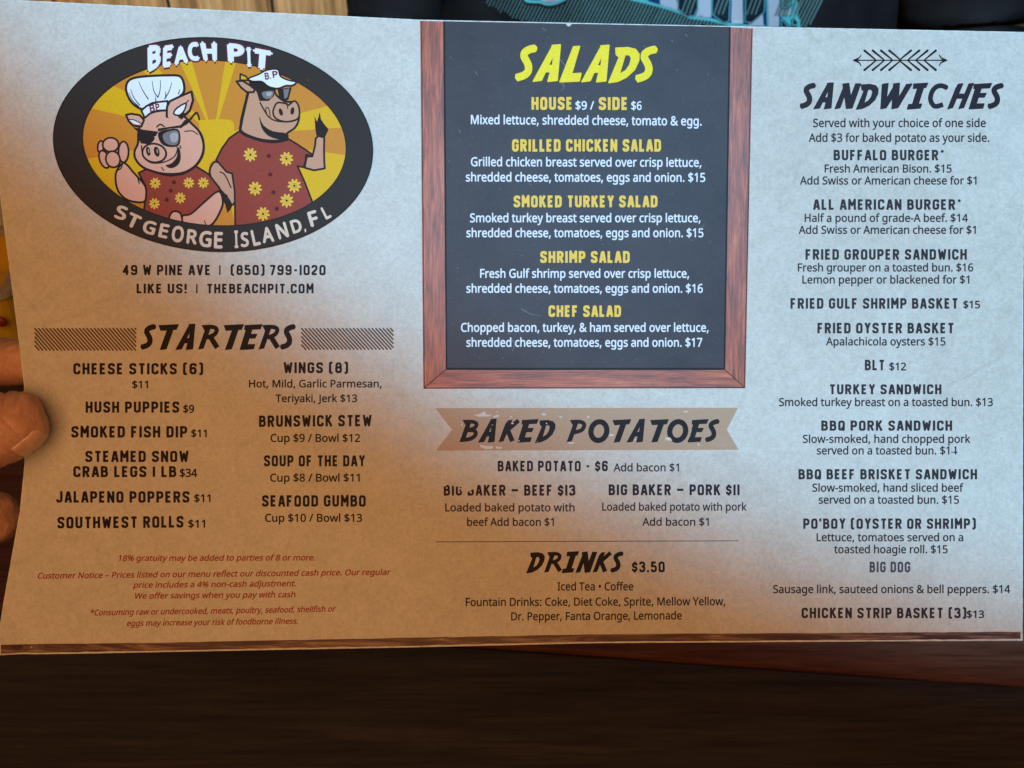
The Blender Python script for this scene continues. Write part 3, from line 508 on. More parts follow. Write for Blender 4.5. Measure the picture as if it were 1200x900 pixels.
def glyph(font, ch, pen=2.08):
    """(advance, verts, tris) with cap height 1 and y up"""
    key = (font, ch, pen)
    if key in _cache:
        return _cache[key]
    comps = []
    if font in ('book', 'bookbold'):
        adv, loops = BOOK[ch]
        loops = [pairs(l) for l in loops]
        comps = [loops] if loops else []
        if font == 'bookbold':
            for l in loops:
                comps += stroke(l, pen, closed=True)
        k = BOOKCAP
        a = adv
    elif font == 'block':
        if ch == ' ':
            a = 3.6
        else:
            w, st = BLOCK[ch]
            for s in st:
                p = rounded(s, R_)
                comps += stroke([(x + 1, y + 1) for x, y in p], 1.0 if ch == '*' else pen)
                for i, c in enumerate(s):      # crisp square corners where the pen turns sharply
                    if len(c) == 3 and c[2] == 0 and ch in 'BDEFLPRG5$' :
                        h_ = pen / 2
                        comps.append([[(c[0] + 1 - h_, c[1] + 1 - h_), (c[0] + 1 + h_, c[1] + 1 - h_), (c[0] + 1 + h_, c[1] + 1 + h_), (c[0] + 1 - h_, c[1] + 1 + h_)]])
            a = w + 2 + 1.75
        k = 10.0
    else:
        a, parts = HEAD[ch]
        for p in parts:
            if p[0] == 'p':
                comps.append([p[1]])
            elif p[0] == 'h':
                comps.append([p[1], p[2]])
            elif p[0] == 's':
                comps += stroke(smooth_loop(p[1], 3, False), p[2])
            else:
                _, cx, cy, rx, ry, w = p
                comps.append([ellipse(cx, cy, rx + w / 2, ry + w / 2, -.25, 24), ellipse(cx, cy, rx - w / 2, ry - w / 2, -.25, 20)])
        comps += [c for comp in list(comps) for lp in comp for c in (stroke(lp, .42, closed=True) if len(lp) > 8 or len(comp) > 1 or len(comps) < 9 else [])]
        k = 10.0
    if comps:
        v, t = tessellate(comps)
        v = v / k
    else:
        v, t = np.zeros((0, 2)), np.zeros((0, 3), int)
    _cache[key] = (a / k, v, t)
    return _cache[key]


# ------------------------------------------------------------------ the sheet's shape
def interp(x, xs, ys):
    return np.interp(x, xs, ys)


def sheet_z(px, py):
    """gentle bend of the held card (metres, towards the reader)"""
    px = np.asarray(px, float)
    py = np.asarray(py, float)
    z = 0.0022 * np.sin((px - 150) / 330.0 + 0.4 * np.sin(py / 260.0))
    z = z + 0.0014 * np.sin(py / 210.0 + px / 900.0)
    z = z - 0.0035 * np.exp(-((px - 20) / 120.0) ** 2) * np.exp(-((py - 560) / 330.0) ** 2)
    # soft handling creases between the board and the banner and by the corner
    for (x0, y0, ang, ln, wd, h) in ((600, 466, 0.06, 110, 5, .00016), (480, 462, 0.55, 30, 5, .00022), (905, 545, 0.35, 90, 8, .00025),
                                     (400, 402, -.75, 50, 9, .0002), (300, 355, .9, 40, 6, .00018), (22, 735, 1.05, 45, 9, .0008), (960, 440, -.5, 80, 9, .0002),
                                     (1130, 590, 1.2, 70, 9, .0003)):
        c, s = math.cos(ang), math.sin(ang)
        u = (px - x0) * c + (py - y0) * s
        v = -(px - x0) * s + (py - y0) * c
        z = z + h * np.exp(-(v / wd) ** 2) * np.exp(-(u / ln) ** 4)
    return z


def L2W(px, py, z):
    """a place on a layer z metres above the middle of the menu, seen at layout position px, py"""
    k = (D - z) / D
    return W(((px - 600) * S * k, (450 - py) * S * k, z))


class Print:
    """collects flat printed shapes and builds them as one mesh lying on the card"""

    def __init__(self, layer=1, zf=sheet_z, step=4e-6):
        self.v, self.f, self.i, self.mats = [], [], [], []
        self.n = 0
        self.layer = layer
        self.zf = zf
        self.step = step

    def add(self, v, t, mat, up=0.0):
        if not len(t):
            return
        if mat not in self.mats:
            self.mats.append(mat)
        b = self.n
        z = self.zf(v[:, 0], v[:, 1]) + 9e-5 + self.step * (self.layer + up)
        self.v.append(np.column_stack([v, z]))
        self.f.append(t + b)
        self.i += [self.mats.index(mat)] * len(t)
        self.n += len(v)

    def shape(self, comps, mat, up=None, grid=6):
        if up is None:
            self.layer += 1
            up = 0
        v, t = tessellate(comps, grid)
        self.add(v, t, mat, up)

    def fill(self, pts, mat, grid=6, up=None):
        self.shape([[pts]], mat, up, grid)

    def line(self, pts, w, mat, closed=False, up=None, cap=True):
        self.shape(stroke(pts, w, closed, cap), mat, up, None)

    def text(self, font, s, x0, x1, yb, h, mat, yb1=None, shear=0.0, pen=None, advs=None):
        pen = pen or (2.08 if font != 'bookbold' else 40)
        yb1 = yb if yb1 is None else yb1
        x = 0
        items = []
        for n_, ch in enumerate(s):
            a, v, t = glyph(font, ch, pen)
            if advs:
                a = advs[n_] / 10.0
            items.append((x, v, t))
            x += a
        lo = min((o + v[:, 0].min()) for o, v, t in items if len(v))
        hi = max((o + v[:, 0].max()) for o, v, t in items if len(v))
        for o, v, t in items:
            if not len(t):
                continue
            g = (v[:, 0] + o - lo) / (hi - lo)
            X = x0 + g * (x1 - x0) + shear * v[:, 1] * h
            Y = yb + (yb1 - yb) * g - v[:, 1] * h
            self.add(np.column_stack([X, Y]), t, mat)

    def quad_letter(self, font, ch, TL, TR, BR, BL, mat, pen=40, grow=0.0):
        a, v, t = glyph(font, ch, pen)
        lo, hi = v.min(axis=0), v.max(axis=0)
        g = (v - lo) / np.maximum(hi - lo, 1e-6)
        if grow:
            g = (g - .5) * (1 + grow) + .5
        u, w = g[:, 0][:, None], g[:, 1][:, None]
        TL, TR, BR, BL = map(np.array, (TL, TR, BR, BL))
        P = (BL * (1 - u) + BR * u) * (1 - w) + (TL * (1 - u) + TR * u) * w
        self.add(P, t, mat)

    def build(self, name, parent, **props):
        v = np.vstack(self.v)
        f = np.vstack(self.f)
        # winding towards the reader
        a, b, c = v[f[:, 0]], v[f[:, 1]], v[f[:, 2]]
        cr = (b[:, 0] - a[:, 0]) * (c[:, 1] - a[:, 1]) - (b[:, 1] - a[:, 1]) * (c[:, 0] - a[:, 0])
        f = np.where((cr > 0)[:, None], f[:, ::-1], f)
        world = [L2W(*p) for p in v]
        o = mesh_obj(name, world, f.tolist(), self.mats, parent, root_of(parent), self.i, False, **props)
        return o


ROOTLOC = {}


def root_of(o):
    while o.parent is not None:
        o = o.parent
    return ROOTLOC.get(o.name, tuple(o.location))

# ------------------------------------------------------------------ room round the menu
def ray(px, py):
    o = W((0, 0, D))
    d = W(((px - 600) * S, (450 - py) * S, 0)) - o
    return o, d.normalized()


def hit(px, py, axis, val):
    o, d = ray(px, py)
    return o + d * ((val - o[axis]) / d[axis])


TZ = 0.75
TABLE_WOOD = wood_material('dark_table_wood', (0.034, 0.026, 0.025), (0.048, 0.037, 0.036), (0.070, 0.054, 0.052), 0, 7.0, 0.45, 12, 0.0003)
TABLE_GLOW = wood_material('glow_tinted_table_wood', (0.11, 0.036, 0.022), (0.17, 0.062, 0.040), (0.25, 0.10, 0.065), 0, 7.0, 0.42, 12, 0.0003)  # same table wood with the reddish glow of light put into its colour
GOLD_WOOD = wood_material('golden_wall_wood', (0.17, 0.085, 0.03), (0.42, 0.24, 0.10), (0.62, 0.40, 0.19), 2, 2.5, 0.5, 14, 0.0006)
DARK_FLOOR, nt_, b_ = new_mat('dark_floor', 0.6)
b_.inputs['Base Color'].default_value = (0.018, 0.014, 0.012, 1)
nt_.links.new(ramp(nt_, noise(nt_, coords(nt_), 8, 5), [(0.3, (0.012, 0.009, 0.008)), (0.7, (0.03, 0.022, 0.018))]), b_.inputs['Base Color'])

mesh_obj('floor', [(-3, -2, 0), (3, -2, 0), (3, 3.2, 0), (-3, 3.2, 0)], [(0, 1, 2, 3)], DARK_FLOOR, kind='structure')


def box_faces():
    return [(0, 3, 2, 1), (4, 5, 6, 7), (0, 1, 5, 4), (1, 2, 6, 5), (2, 3, 7, 6), (3, 0, 4, 7)]


def bevelled_box(name, lo, hi, mat, parent=None, origin=(0, 0, 0), bev=0.003, rot=0.0, pivot=(0, 0, 0), seg=2, **props):
    bm = bmesh.new()
    lo, hi = Vector(lo), Vector(hi)
    vs = [bm.verts.new(p) for p in ((lo.x, lo.y, lo.z), (hi.x, lo.y, lo.z), (hi.x, hi.y, lo.z), (lo.x, hi.y, lo.z),
                                    (lo.x, lo.y, hi.z), (hi.x, lo.y, hi.z), (hi.x, hi.y, hi.z), (lo.x, hi.y, hi.z))]
    for f in box_faces():
        bm.faces.new([vs[i] for i in f])
    if bev:
        bmesh.ops.bevel(bm, geom=bm.edges[:], offset=bev, segments=seg, affect='EDGES')
    me = bpy.data.meshes.new(name)
    bmesh.ops.recalc_face_normals(bm, faces=bm.faces[:])
    M = Matrix.Translation(Vector(pivot)) @ Matrix.Rotation(rot, 4, 'Z') @ Matrix.Translation(-Vector(pivot))
    bm.transform(Matrix.Translation(-Vector(origin)) @ M)
    bm.to_mesh(me)
    bm.free()
    me.materials.append(mat)
    o = bpy.data.objects.new(name, me)
    COL.objects.link(o)
    if parent is not None:
        o.parent = parent
    else:
        o.location = origin
    for k, v in props.items():
        o[k] = v
    return o


# table: long boards running nearly across the view
ja, jb = hit(560, 757, 2, TZ), hit(1200, 803, 2, TZ)  # board seam laid along the edge of the lit band
TANG = math.atan2(jb.y - ja.y, jb.x - ja.x)
table = empty('table', (0, 0.05, 0), label='dark stained wooden table under the held menu', category='table')
O_ = tuple(table.location)
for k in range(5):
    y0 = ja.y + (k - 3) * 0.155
    bevelled_box('plank', (-0.85, y0 + 0.0008, TZ - 0.035), (0.95, y0 + 0.1542, TZ + (0.0002 if k % 2 else 0)), TABLE_GLOW if k == 3 else TABLE_WOOD, table, O_, 0.0015, TANG, (ja.x, ja.y, 0))
for x in (-0.70, 0.80):
    for y in (-0.22, 0.24):
        bevelled_box('leg', (x - .035, y - .035, 0.0), (x + .035, y + .035, TZ - 0.105), TABLE_WOOD, table, O_, 0.004)
for y in (-0.22, 0.24):
    bevelled_box('apron', (-0.66, y - .012, TZ - 0.115), (0.76, y + .012, TZ - 0.0365), TABLE_WOOD, table, O_, 0.002)

# plank wall of the booth behind
wall = empty('plank_wall', (-0.7, 1.37, 0), label='golden brown wall of upright wooden boards behind the top of the menu', category='wall')
O_ = tuple(wall.location)
xs = [hit(p, 5, 1, 1.35).x for p in (-420, -300, -190, -65, 62, 196, 318, 440, 560)]
for a, b in zip(xs[:-1], xs[1:]):
    o = bevelled_box('board', (a + .003, 1.35 + random.uniform(0, .004), 0.02), (b - .003, 1.375, 1.5), GOLD_WOOD, wall, O_, 0.004)
bevelled_box('backing', (xs[0], 1.378, 0.0), (xs[-1], 1.40, 1.5), DARK_FLOOR, wall, O_, 0)

# yellow caddy at the left, only its corner shows beside the card
YEL, nt_, b_ = new_mat('yellow_plastic', 0.35)
nt_.links.new(ramp(nt_, noise(nt_, coords(nt_), 30, 3), [(0.3, (0.90, 0.50, 0.015)), (0.7, (0.95, 0.62, 0.03))]), b_.inputs['Base Color'])
PALE, nt_, b_ = new_mat('pale_plastic', 0.35)
nt_.links.new(ramp(nt_, noise(nt_, coords(nt_), 60, 3), [(0.3, (0.55, 0.42, 0.28)), (0.7, (0.72, 0.58, 0.40))]), b_.inputs['Base Color'])
RED, nt_, b_ = new_mat('red_plastic', 0.35)
nt_.links.new(ramp(nt_, noise(nt_, coords(nt_), 60, 3), [(0.3, (0.35, 0.03, 0.015)), (0.7, (0.5, 0.06, 0.03))]), b_.inputs['Base Color'])
cp = hit(14, 402, 2, TZ)
cp.z = TZ + 0.0008
caddy = empty('condiment_caddy', cp, label='yellow plastic caddy with pale rim at the left edge behind the hand', category='caddy')
cr_ = 0.16


def caddy_ring(name, x0, y0, x1, y1, z0, z1, th, mat, n=4, rad=.012):
    """a hollow rounded tray wall"""
    vs, fs = [], []
    def loop(off):
        out = []
        for (cx, cy, a0) in ((x1 - rad, y1 - rad, 0), (x0 + rad, y1 - rad, 90), (x0 + rad, y0 + rad, 180), (x1 - rad, y0 + rad, 270)):
            for k in range(n + 1):
                a = math.radians(a0 + 90 * k / n)
                out.append((cx + (rad - off) * math.cos(a), cy + (rad - off) * math.sin(a)))
        return out
    Lo, Li = loop(0), loop(th)
    m = len(Lo)
    for L, z in ((Lo, z0), (Lo, z1), (Li, z1), (Li, z0)):
        vs += [(x, y, z) for x, y in L]
    for r in range(4):
        for k in range(m):
            a, b = r * m, ((r + 1) % 4) * m
            fs.append((a + k, a + (k + 1) % m, b + (k + 1) % m, b + k))
    c, s = math.cos(cr_), math.sin(cr_)
    vs = [(cp.x + x * c - y * s, cp.y + x * s + y * c, cp.z + z) for x, y, z in vs]
    return mesh_obj(name, vs, fs, mat, caddy, tuple(cp), None, False)


caddy_ring('tub', -.17, 0, .008, .11, 0, .036, .003, YEL)
caddy_ring('rim', -.173, -.003, .011, .113, .0365, .0415, .009, PALE)
bevelled_box('tub_floor', (cp.x - .155, cp.y + .006, cp.z), (cp.x + .002, cp.y + .10, cp.z + .003), YEL, caddy, tuple(cp), .001, cr_, tuple(cp))


def ball(name, c, r, mat, parent, origin, squash=(1, 1, 1)):
    bm = bmesh.new()
    bmesh.ops.create_uvsphere(bm, u_segments=16, v_segments=10, radius=r)
    for v in bm.verts:
        v.co = Vector((v.co.x * squash[0], v.co.y * squash[1], v.co.z * squash[2])) + Vector(c) - Vector(origin)
        
    for f in bm.faces:
        f.smooth = True
    me = bpy.data.meshes.new(name)
    bm.to_mesh(me)
    bm.free()
    me.materials.append(mat)
    o = bpy.data.objects.new(name, me)
    COL.objects.link(o)
    o.parent = parent
    return o


kp = hit(1, 377, 1, cp.y - .006)
ball('stud', kp, 0.0042, RED, caddy, tuple(cp), (1, .6, 1))

# person across the table: only a strip of the black T-shirt shows above the menu
CLOTH, nt_, b_ = new_mat('black_cotton', 0.85, 0.25)
v_ = coords(nt_)
nt_.links.new(ramp(nt_, noise(nt_, v_, 25, 5, .6), [(0.3, (0.020, 0.011, 0.009)), (0.7, (0.036, 0.021, 0.018))]), b_.inputs['Base Color'])
bump(nt_, b_, noise(nt_, v_, 900, 2, .5), 0.5, 0.0008)
TX, TY, TA, TB = 0.175, 0.90, 0.275, 0.15


def torso_dims(z):
    w = float(np.interp(z, [.62, .80, .95, 1.10, 1.22, 1.30, 1.36], [.275, .262, .255, .268, .275, .20, .085]))
    d = float(np.interp(z, [.62, .80, .95, 1.10, 1.22, 1.30, 1.36], [.155, .150, .140, .145, .130, .10, .07]))
    return w, d


def folds(x, z):
    return (0.006 * math.sin(x * 31 + z * 9) + 0.004 * math.sin(x * 57 - z * 24 + 1.3) + 0.003 * math.sin(x * 110 + z * 40)) * 0.8


def shirt_y(x, z):
    w, d = torso_dims(z)
    u = min(0.995, abs((x - TX) / w))
    return TY - d * (1 - u ** 2.5) ** (1 / 2.5) + folds(x, z)


person = empty('person', (TX, TY, 0.47), label='person in black shirt with pale teal-edged lettering, behind the top of the menu', category='person')
O_ = tuple(person.location)
vs, fs = [], []
NZ, NT = 60, 96
for i in range(NZ):
    z = 0.60 + (1.36 - 0.60) * i / (NZ - 1)
    w, d = torso_dims(z)
    for j in range(NT):
        t = 2 * math.pi * j / NT
        cx, sy = math.cos(t), math.sin(t)
        x = TX + w * math.copysign(abs(cx) ** (2 / 2.5), cx)
        y = TY - d * math.copysign(abs(sy) ** (2 / 2.5), sy)
        if sy > 0:
            y += folds(x, z) * min(1, sy * 2)
        vs.append((x, y, z))
for i in range(NZ - 1):
    for j in range(NT):
        a, b = i * NT + j, i * NT + (j + 1) % NT
        fs.append((a, b, b + NT, a + NT))
fs.append(tuple(range(NT)))
fs.append(tuple((NZ - 1) * NT + j for j in range(NT))[::-1])
shirt = mesh_obj('t_shirt', vs, fs, CLOTH, person, O_, None, True)


def tube(name, path, radii, mat, parent, origin, n=20, wob=0.0):
    vs, fs = [], []
    P = [Vector(p) for p in path]
    for i, p in enumerate(P):
        d = (P[min(i + 1, len(P) - 1)] - P[max(i - 1, 0)]).normalized()
        a = d.cross(Vector((0, 0, 1)) if abs(d.z) < .9 else Vector((0, 1, 0))).normalized()
        b = d.cross(a)
        for j in range(n):
            t = 2 * math.pi * j / n
            r = radii[i] * (1 + wob * math.sin(3 * t + i * 1.7) + wob * .6 * math.sin(5 * t - i * 2.3))
            vs.append(p + a * r * math.cos(t) + b * r * math.sin(t))
    for i in range(len(P) - 1):
        for j in range(n):
            k = (j + 1) % n
            fs.append((i * n + j, i * n + k, (i + 1) * n + k, (i + 1) * n + j))
    fs.append(tuple(range(n))[::-1])
    fs.append(tuple((len(P) - 1) * n + j for j in range(n)))
    return mesh_obj(name, vs, fs, mat, parent, origin, None, True)


def sm3(path, n):
    out = []
    P = [np.array(p, float) for p in path]
    for i in range(len(P) - 1):
        p0, p1, p2, p3 = P[max(i - 1, 0)], P[i], P[i + 1], P[min(i + 2, len(P) - 1)]
        for j in range(n):
            t = j / n
            out.append(0.5 * ((2 * p1) + (-p0 + p2) * t + (2 * p0 - 5 * p1 + 4 * p2 - p3) * t * t + (-p0 + 3 * p1 - 3 * p2 + p3) * t ** 3))
    out.append(P[-1])
    return out


al = hit(464, 15, 1, TY - .09)
ar = hit(1128, 15, 1, TY - .09)
for (c, sgn, r0) in ((al, -1, .050), (ar, 1, .062)):
    sx = TX + sgn * 0.235
    pth = sm3([(sx, TY, 1.27, .055), (sx + sgn * .045, TY - .01, 1.13, .065), ((sx + c.x) / 2 + sgn * .02, TY - .06, 1.0, .058), (c.x, TY - .09, c.z, r0), (c.x, TY - .12, .80, r0 * .95), (c.x - sgn * .02, TY - .16, .70, r0 * .8)], 6)
    tube('sleeve', [p[:3] for p in pth], [p[3] for p in pth], CLOTH, person, O_, 22, .05)

# printed lettering on the shirt
pr = Print()
GREY = ink('shirt_print_grey', (0.85, 0.66, 0.66), .8, .06)
TEAL = ink('shirt_print_teal', (0.20, 0.62, 0.55), .8, .06)
NAVY = ink('shirt_print_navy', (0.02, 0.06, 0.17), .8, .06)
SAGE = ink('shirt_print_sage', (0.22, 0.31, 0.26), .8, .06)
BLK = ink('shirt_print_black', (0.025, 0.023, 0.03), .8, .06)


def z2(pts):
    return [(760 + x / 5.4545, y / 5.4545) for x, y in pts]


def z1(pts):
    return [(560 + x / 5.4545, y / 5.4545) for x, y in pts]


for k in range(92):      # slanting hatch behind the letters
    x = 572 + k * 4.3
    yb = (8 + (x - 572) * .35 if x < 640 else 32) + random.uniform(-4, 0)
    pr.line([(x - yb * .5, yb), (x + 11, -22)], 1.0 + .6 * min(1, max(0, (x - 640) / 150)), SAGE, up=0, cap=False)
low = [(0, -60), (0, 25), (100, 55), (200, 85), (250, 115), (400, 135), (480, 155), (540, 170), (750, 172), (840, 172), (840, -60)]
pr.fill(z2(smooth_loop([(-200, -60), (-140, -8), (0, 28), (100, 55), (200, 88), (260, 118), (400, 136), (480, 158), (560, 174)], 3, False) + [(765, 176), (765, -60)]), TEAL)
pr.fill(z2([(-60, -60), (0, 8), (100, 38), (200, 68), (260, 98), (400, 116), (500, 140), (560, 155), (750, 160), (755, -60)]), NAVY)
pr.fill(z2([(832, -60), (835, 172), (972, 176), (968, 128), (925, 60), (955, 100), (950, -60)]), TEAL)
for q in ([(70, -60), (75, 30), (190, 66), (215, 60), (180, 10), (178, -60)], [(322, -60), (318, 60), (300, 108), (400, 112), (400, -60)], [(535, -60), (528, 120), (530, 150), (605, 152), (600, -60)],
          [(765, -60), (768, 172), (835, 172), (832, -60)], [(640, 150), (730, 90), (735, 165), (640, 165)], [(832, 58), (905, 52), (915, 95), (835, 100)]):
    pr.fill(z2(q), GREY)
for ln_ in ([(750, -60), (752, 172)], [(838, 172), (842, 108), (905, 172)], [(842, -50), (846, 52), (880, 62), (915, 36), (912, -50)]):
    pr.line(z2(ln_), 1.5, NAVY)
for q in ([(195, -60), (190, 55), (240, 102), (290, 98), (312, 50), (312, -60)], [(412, -60), (408, 88), (480, 142), (512, 135), (520, -60)], [(625, -60), (620, 138), (660, 142), (738, 75), (745, -60)],
          [(858, -60), (860, 40), (880, 46), (900, 26), (900, -60)], [(852, 125), (890, 172), (852, 172)], [(925, 110), (955, 150), (925, 160)]):
    pr.line(z2(q), 2.0, TEAL, True)
    pr.fill(z2(q), BLK)
    c = z2(q)
    cx = sum(p[0] for p in c) / len(c)
    for k in (-1, 0, 1):
        pr.line([(cx + k * 5 - 4, 17), (cx + k * 5 + 5, -8)], 1.4, SAGE)
pr.line(z1(smooth_loop([(300, -10), (320, 8), (400, 12), (440, 26), (500, 20), (560, -8)], 3, False)), 3.2, TEAL)
pr.line(z1(smooth_loop([(400, -10), (440, 5), (500, 2), (540, -15)], 3, False)), 2.6, GREY)

V = np.vstack(pr.v)
F = np.vstack(pr.f)
P3 = []
for x, y, zz in V:
    o, d = ray(x, y)
    t = 1.0
    for _ in range(14):
        p = o + d * t
        t += (shirt_y(p.x, p.z) - 0.0012 - (zz - 9e-5) * 30 - p.y) / d.y
    P3.append(o + d * t)
mesh_obj('shirt_print', P3, F.tolist(), pr.mats, shirt, O_, pr.i, True)

# ------------------------------------------------------------------ the menu card
PAPER = paper_material()
BARE, nt_, b_ = new_mat('bare_card_edge', 0.6)
nt_.links.new(ramp(nt_, noise(nt_, coords(nt_), 400, 4), [(0.35, (0.55, 0.48, 0.40)), (0.6, (0.82, 0.78, 0.72))]), b_.inputs['Base Color'])
MAHOGANY_V = wood_material('printed_wood_upright', (0.13, 0.021, 0.005), (0.40, 0.070, 0.018), (0.64, 0.155, 0.050), 1, 45, 0.45, 12, 0.00005)
MAHOGANY_H = wood_material('printed_wood_level', (0.13, 0.021, 0.005), (0.40, 0.070, 0.018), (0.64, 0.155, 0.050), 0, 45, 0.45, 12, 0.00005)
BANDWOOD = wood_material('printed_wood_band', (0.035, 0.012, 0.008), (0.10, 0.036, 0.024), (0.42, 0.24, 0.17), 0, 30, 0.45, 14, 0.00005)

menu_loc = L2W(600, 760, 0)
menu = empty('menu', menu_loc, rotation=1, label='large printed restaurant menu card with pig emblem, salad chalkboard and price columns', category='menu')
ROOTLOC['menu'] = tuple(menu_loc)
del menu['rotation']
menu.rotation_euler = (PITCH, 0, 0)
LX = ([-3, 150, 230, 300, 400, 450, 545, 580, 600, 650, 700, 755, 770], [-34, -12, 0, 9, 22, 28, 28.5, 25, 23, 14, 5, -4, -6])
TXs = ([-40, 0, 200, 492, 856, 1202], [-3.5, -1, 9, 23, 30.5, 37.5])
BXs = ([-10, 0, 28, 34, 100, 200, 480, 700, 1199], [768.5, 768, 766.4, 766.8, 766, 764, 758.7, 753.7, 750.8])
NX, NY = 360, 230


def sheet_point(u, v):
    x = u * 1200
    for _ in range(3):
        yt, yb = np.interp(x, *TXs), np.interp(x, *BXs)
        y = yt + (yb - yt) * v
        xl = np.interp(y, *LX)
        xr = np.interp(y, [37, 350, 760], [1202.5, 1199.3, 1198.6])
        x = xl + (xr - xl) * u
    return x, y


us = [0, .0009] + list(np.linspace(0, 1, NX)[1:-1]) + [1 - .0009, 1]
vsl = [0, .0015] + list(np.linspace(0, 1, NY)[1:-1]) + [1 - .0017, 1]
vs, fs, idx = [], [], []
PT = [[sheet_point(u, v) for u in us] for v in vsl]
nx, ny = len(us), len(vsl)
for side in (0, 1):
    for r in PT:
        for x, y in r:
            z = float(sheet_z(x, y))
            vs.append(tuple(L2W(x, y, z if side == 0 else z - 0.00035)))
for j in range(ny - 1):
    for i in range(nx - 1):
        a = j * nx + i
        fs.append((a, a + nx, a + nx + 1, a + 1))
        idx.append(1 if (j in (0, ny - 2) or i in (0, nx - 2)) else 0)
n1 = nx * ny
for j in range(ny - 1):
    for i in range(nx - 1):
        a = n1 + j * nx + i
        fs.append((a, a + 1, a + nx + 1, a + nx))
        idx.append(0)
rim = [i for i in range(nx)] + [j * nx + nx - 1 for j in range(1, ny)] + [(ny - 1) * nx + i for i in range(nx - 2, -1, -1)] + [j * nx for j in range(ny - 2, 0, -1)]
for a, b in zip(rim, rim[1:] + rim[:1]):
    fs.append((a, b, b + n1, a + n1))
    idx.append(1)
mesh_obj('sheet', vs, fs, [PAPER, BARE], menu, ROOTLOC['menu'], idx, True)

# strip of printed wood along the bottom edge
p = Print()
xsb = np.linspace(1, 1196, 120)
top = [(x, float(np.interp(x, [0, 30, 200, 480, 700, 1199], [756, 755, 753, 747.5, 743.3, 740.3])) + random.uniform(-.25, .25)) for x in xsb]
bot = [(x, float(np.interp(x, *BXs)) - 1.6 - abs(random.gauss(0, .35))) for x in xsb[::-1]]
p.fill(top + bot, BANDWOOD)
p.build('wood_strip', menu)

# chalkboard
PANEL, nt_, b_ = new_mat('printed_chalkboard', 0.5, 0.2)
v_ = coords(nt_)
cc = ramp(nt_, noise(nt_, v_, 55, 6, .7), [(0.3, (0.040, 0.027, 0.029)), (0.7, (0.060, 0.042, 0.045))])
cc = mix(nt_, cc, ramp(nt_, noise(nt_, v_, 900, 4, .8), [(0.60, grey(0)), (0.80, grey(.25))]), .35, 'ADD')
dust = ramp(nt_, noise(nt_, coords(nt_, (1, 1, 1)), 380, 5, .85, .3), [(0.66, grey(0)), (0.73, grey(.5))])
cc = mix(nt_, cc, (0.30, 0.30, 0.34), dust)
nt_.links.new(cc, b_.inputs['Base Color'])
bump(nt_, b_, noise(nt_, v_, 45, 6, .62, .6), .2, .0005)
p = Print()
p.fill([(519.6, 24.8), (856, 31.5), (849.3, 433), (522.7, 433)], PANEL)
board = p.build('chalkboard', menu)
for nm, q, m in (('frame_rail', [(492.3, 24.4), (519.9, 25.2), (522.9, 432.8), (496, 455.5)], MAHOGANY_V), ('frame_rail', [(855.7, 31.9), (882.3, 33.4), (873.4, 454.8), (849.1, 432.8)], MAHOGANY_V),
                 ('frame_rail', [(496, 455.6), (522.9, 432.8), (849.1, 432.8), (873.4, 454.9)], MAHOGANY_H)):
    p = Print(3)
    p.fill(q, m)
    p.build(nm, board)
SHADE = ink('chalkboard_edge', (0.018, 0.014, 0.014))
FLINE = ink('frame_dark_edge', (0.10, 0.028, 0.018))
p = Print(6)
p.fill([(519.3, 25.2), (521.6, 25.2), (524.2, 431), (848.0, 431), (854.2, 31.6), (856.4, 31.6), (849.8, 433.6), (522.3, 433.6)], SHADE)
for ln_ in ([(494.0, 24.6), (497.2, 454)], [(881, 33.2), (872.4, 454)], [(497, 454.8), (873, 454.2)], [(496.5, 455), (522.9, 432.8)], [(873, 454.4), (849.2, 432.9)]):
    p.line(ln_, 1.1, FLINE, up=0, cap=False)
p.build('frame_edge', board)

# scuffs and specks of bare white card on the board and banner
CHIP = ink('rubbed_white_card', (0.62, 0.57, 0.52), .6, .05)

# ---- inks for words
BLACK = ink('black_ink', (0.016, 0.011, 0.012))
PLUM = ink('plum_black_ink', (0.024, 0.013, 0.018))
SOFT = ink('text_ink', (0.035, 0.024, 0.026))
RUST = ink('rust_ink', (0.34, 0.042, 0.012))
YELLOW = ink('yellow_ink', (0.92, 0.70, 0.03))
GOLD = ink('golden_ink', (0.90, 0.56, 0.08))
WHITE = ink('white_ink', (0.78, 0.77, 0.78))
BIGGREY = ink('grey_ink', (0.07, 0.06, 0.07))


def word(name, font, items, mat=None, pen=None, shear=0.0, layer=3, parent=None, chips=(), chipmat=None):
    p = Print(layer)
    for it in items:
        s, x0, x1, yb, h = it[:5]
        yb1 = it[5] if len(it) > 5 else None
        f = it[6] if len(it) > 6 else font
        m = it[7] if len(it) > 7 else mat
        p.text(f, s, x0, x1, yb, h, m, yb1, shear, pen if f == font else None)
    for c in chips:
        p.fill(c, chipmat or PAPER, up=None)
    return p.build(name, parent or menu)


def dish(s, x0, x1, yb, top, mat=SOFT, price=None, pm=None, yb1=None, **k):
    items = [(s, x0, x1, yb, yb - top, yb1 if yb1 is not None else yb)]
    o = word('dish_name', 'block', items, mat, **k)
    if price:
        ps, a, b, py, h = price
        word('price', 'bookbold', [(ps, a, b, py, h)], pm or mat, layer=3)
    return o


def desc(s, x0, x1, yb, h=9.2, mat=SOFT, yb1=None):
    p = Print(3)
    p.text('bookbold', s, x0, x1, yb, h, mat, yb1, pen=30)
    return p.build('dish_description', menu)


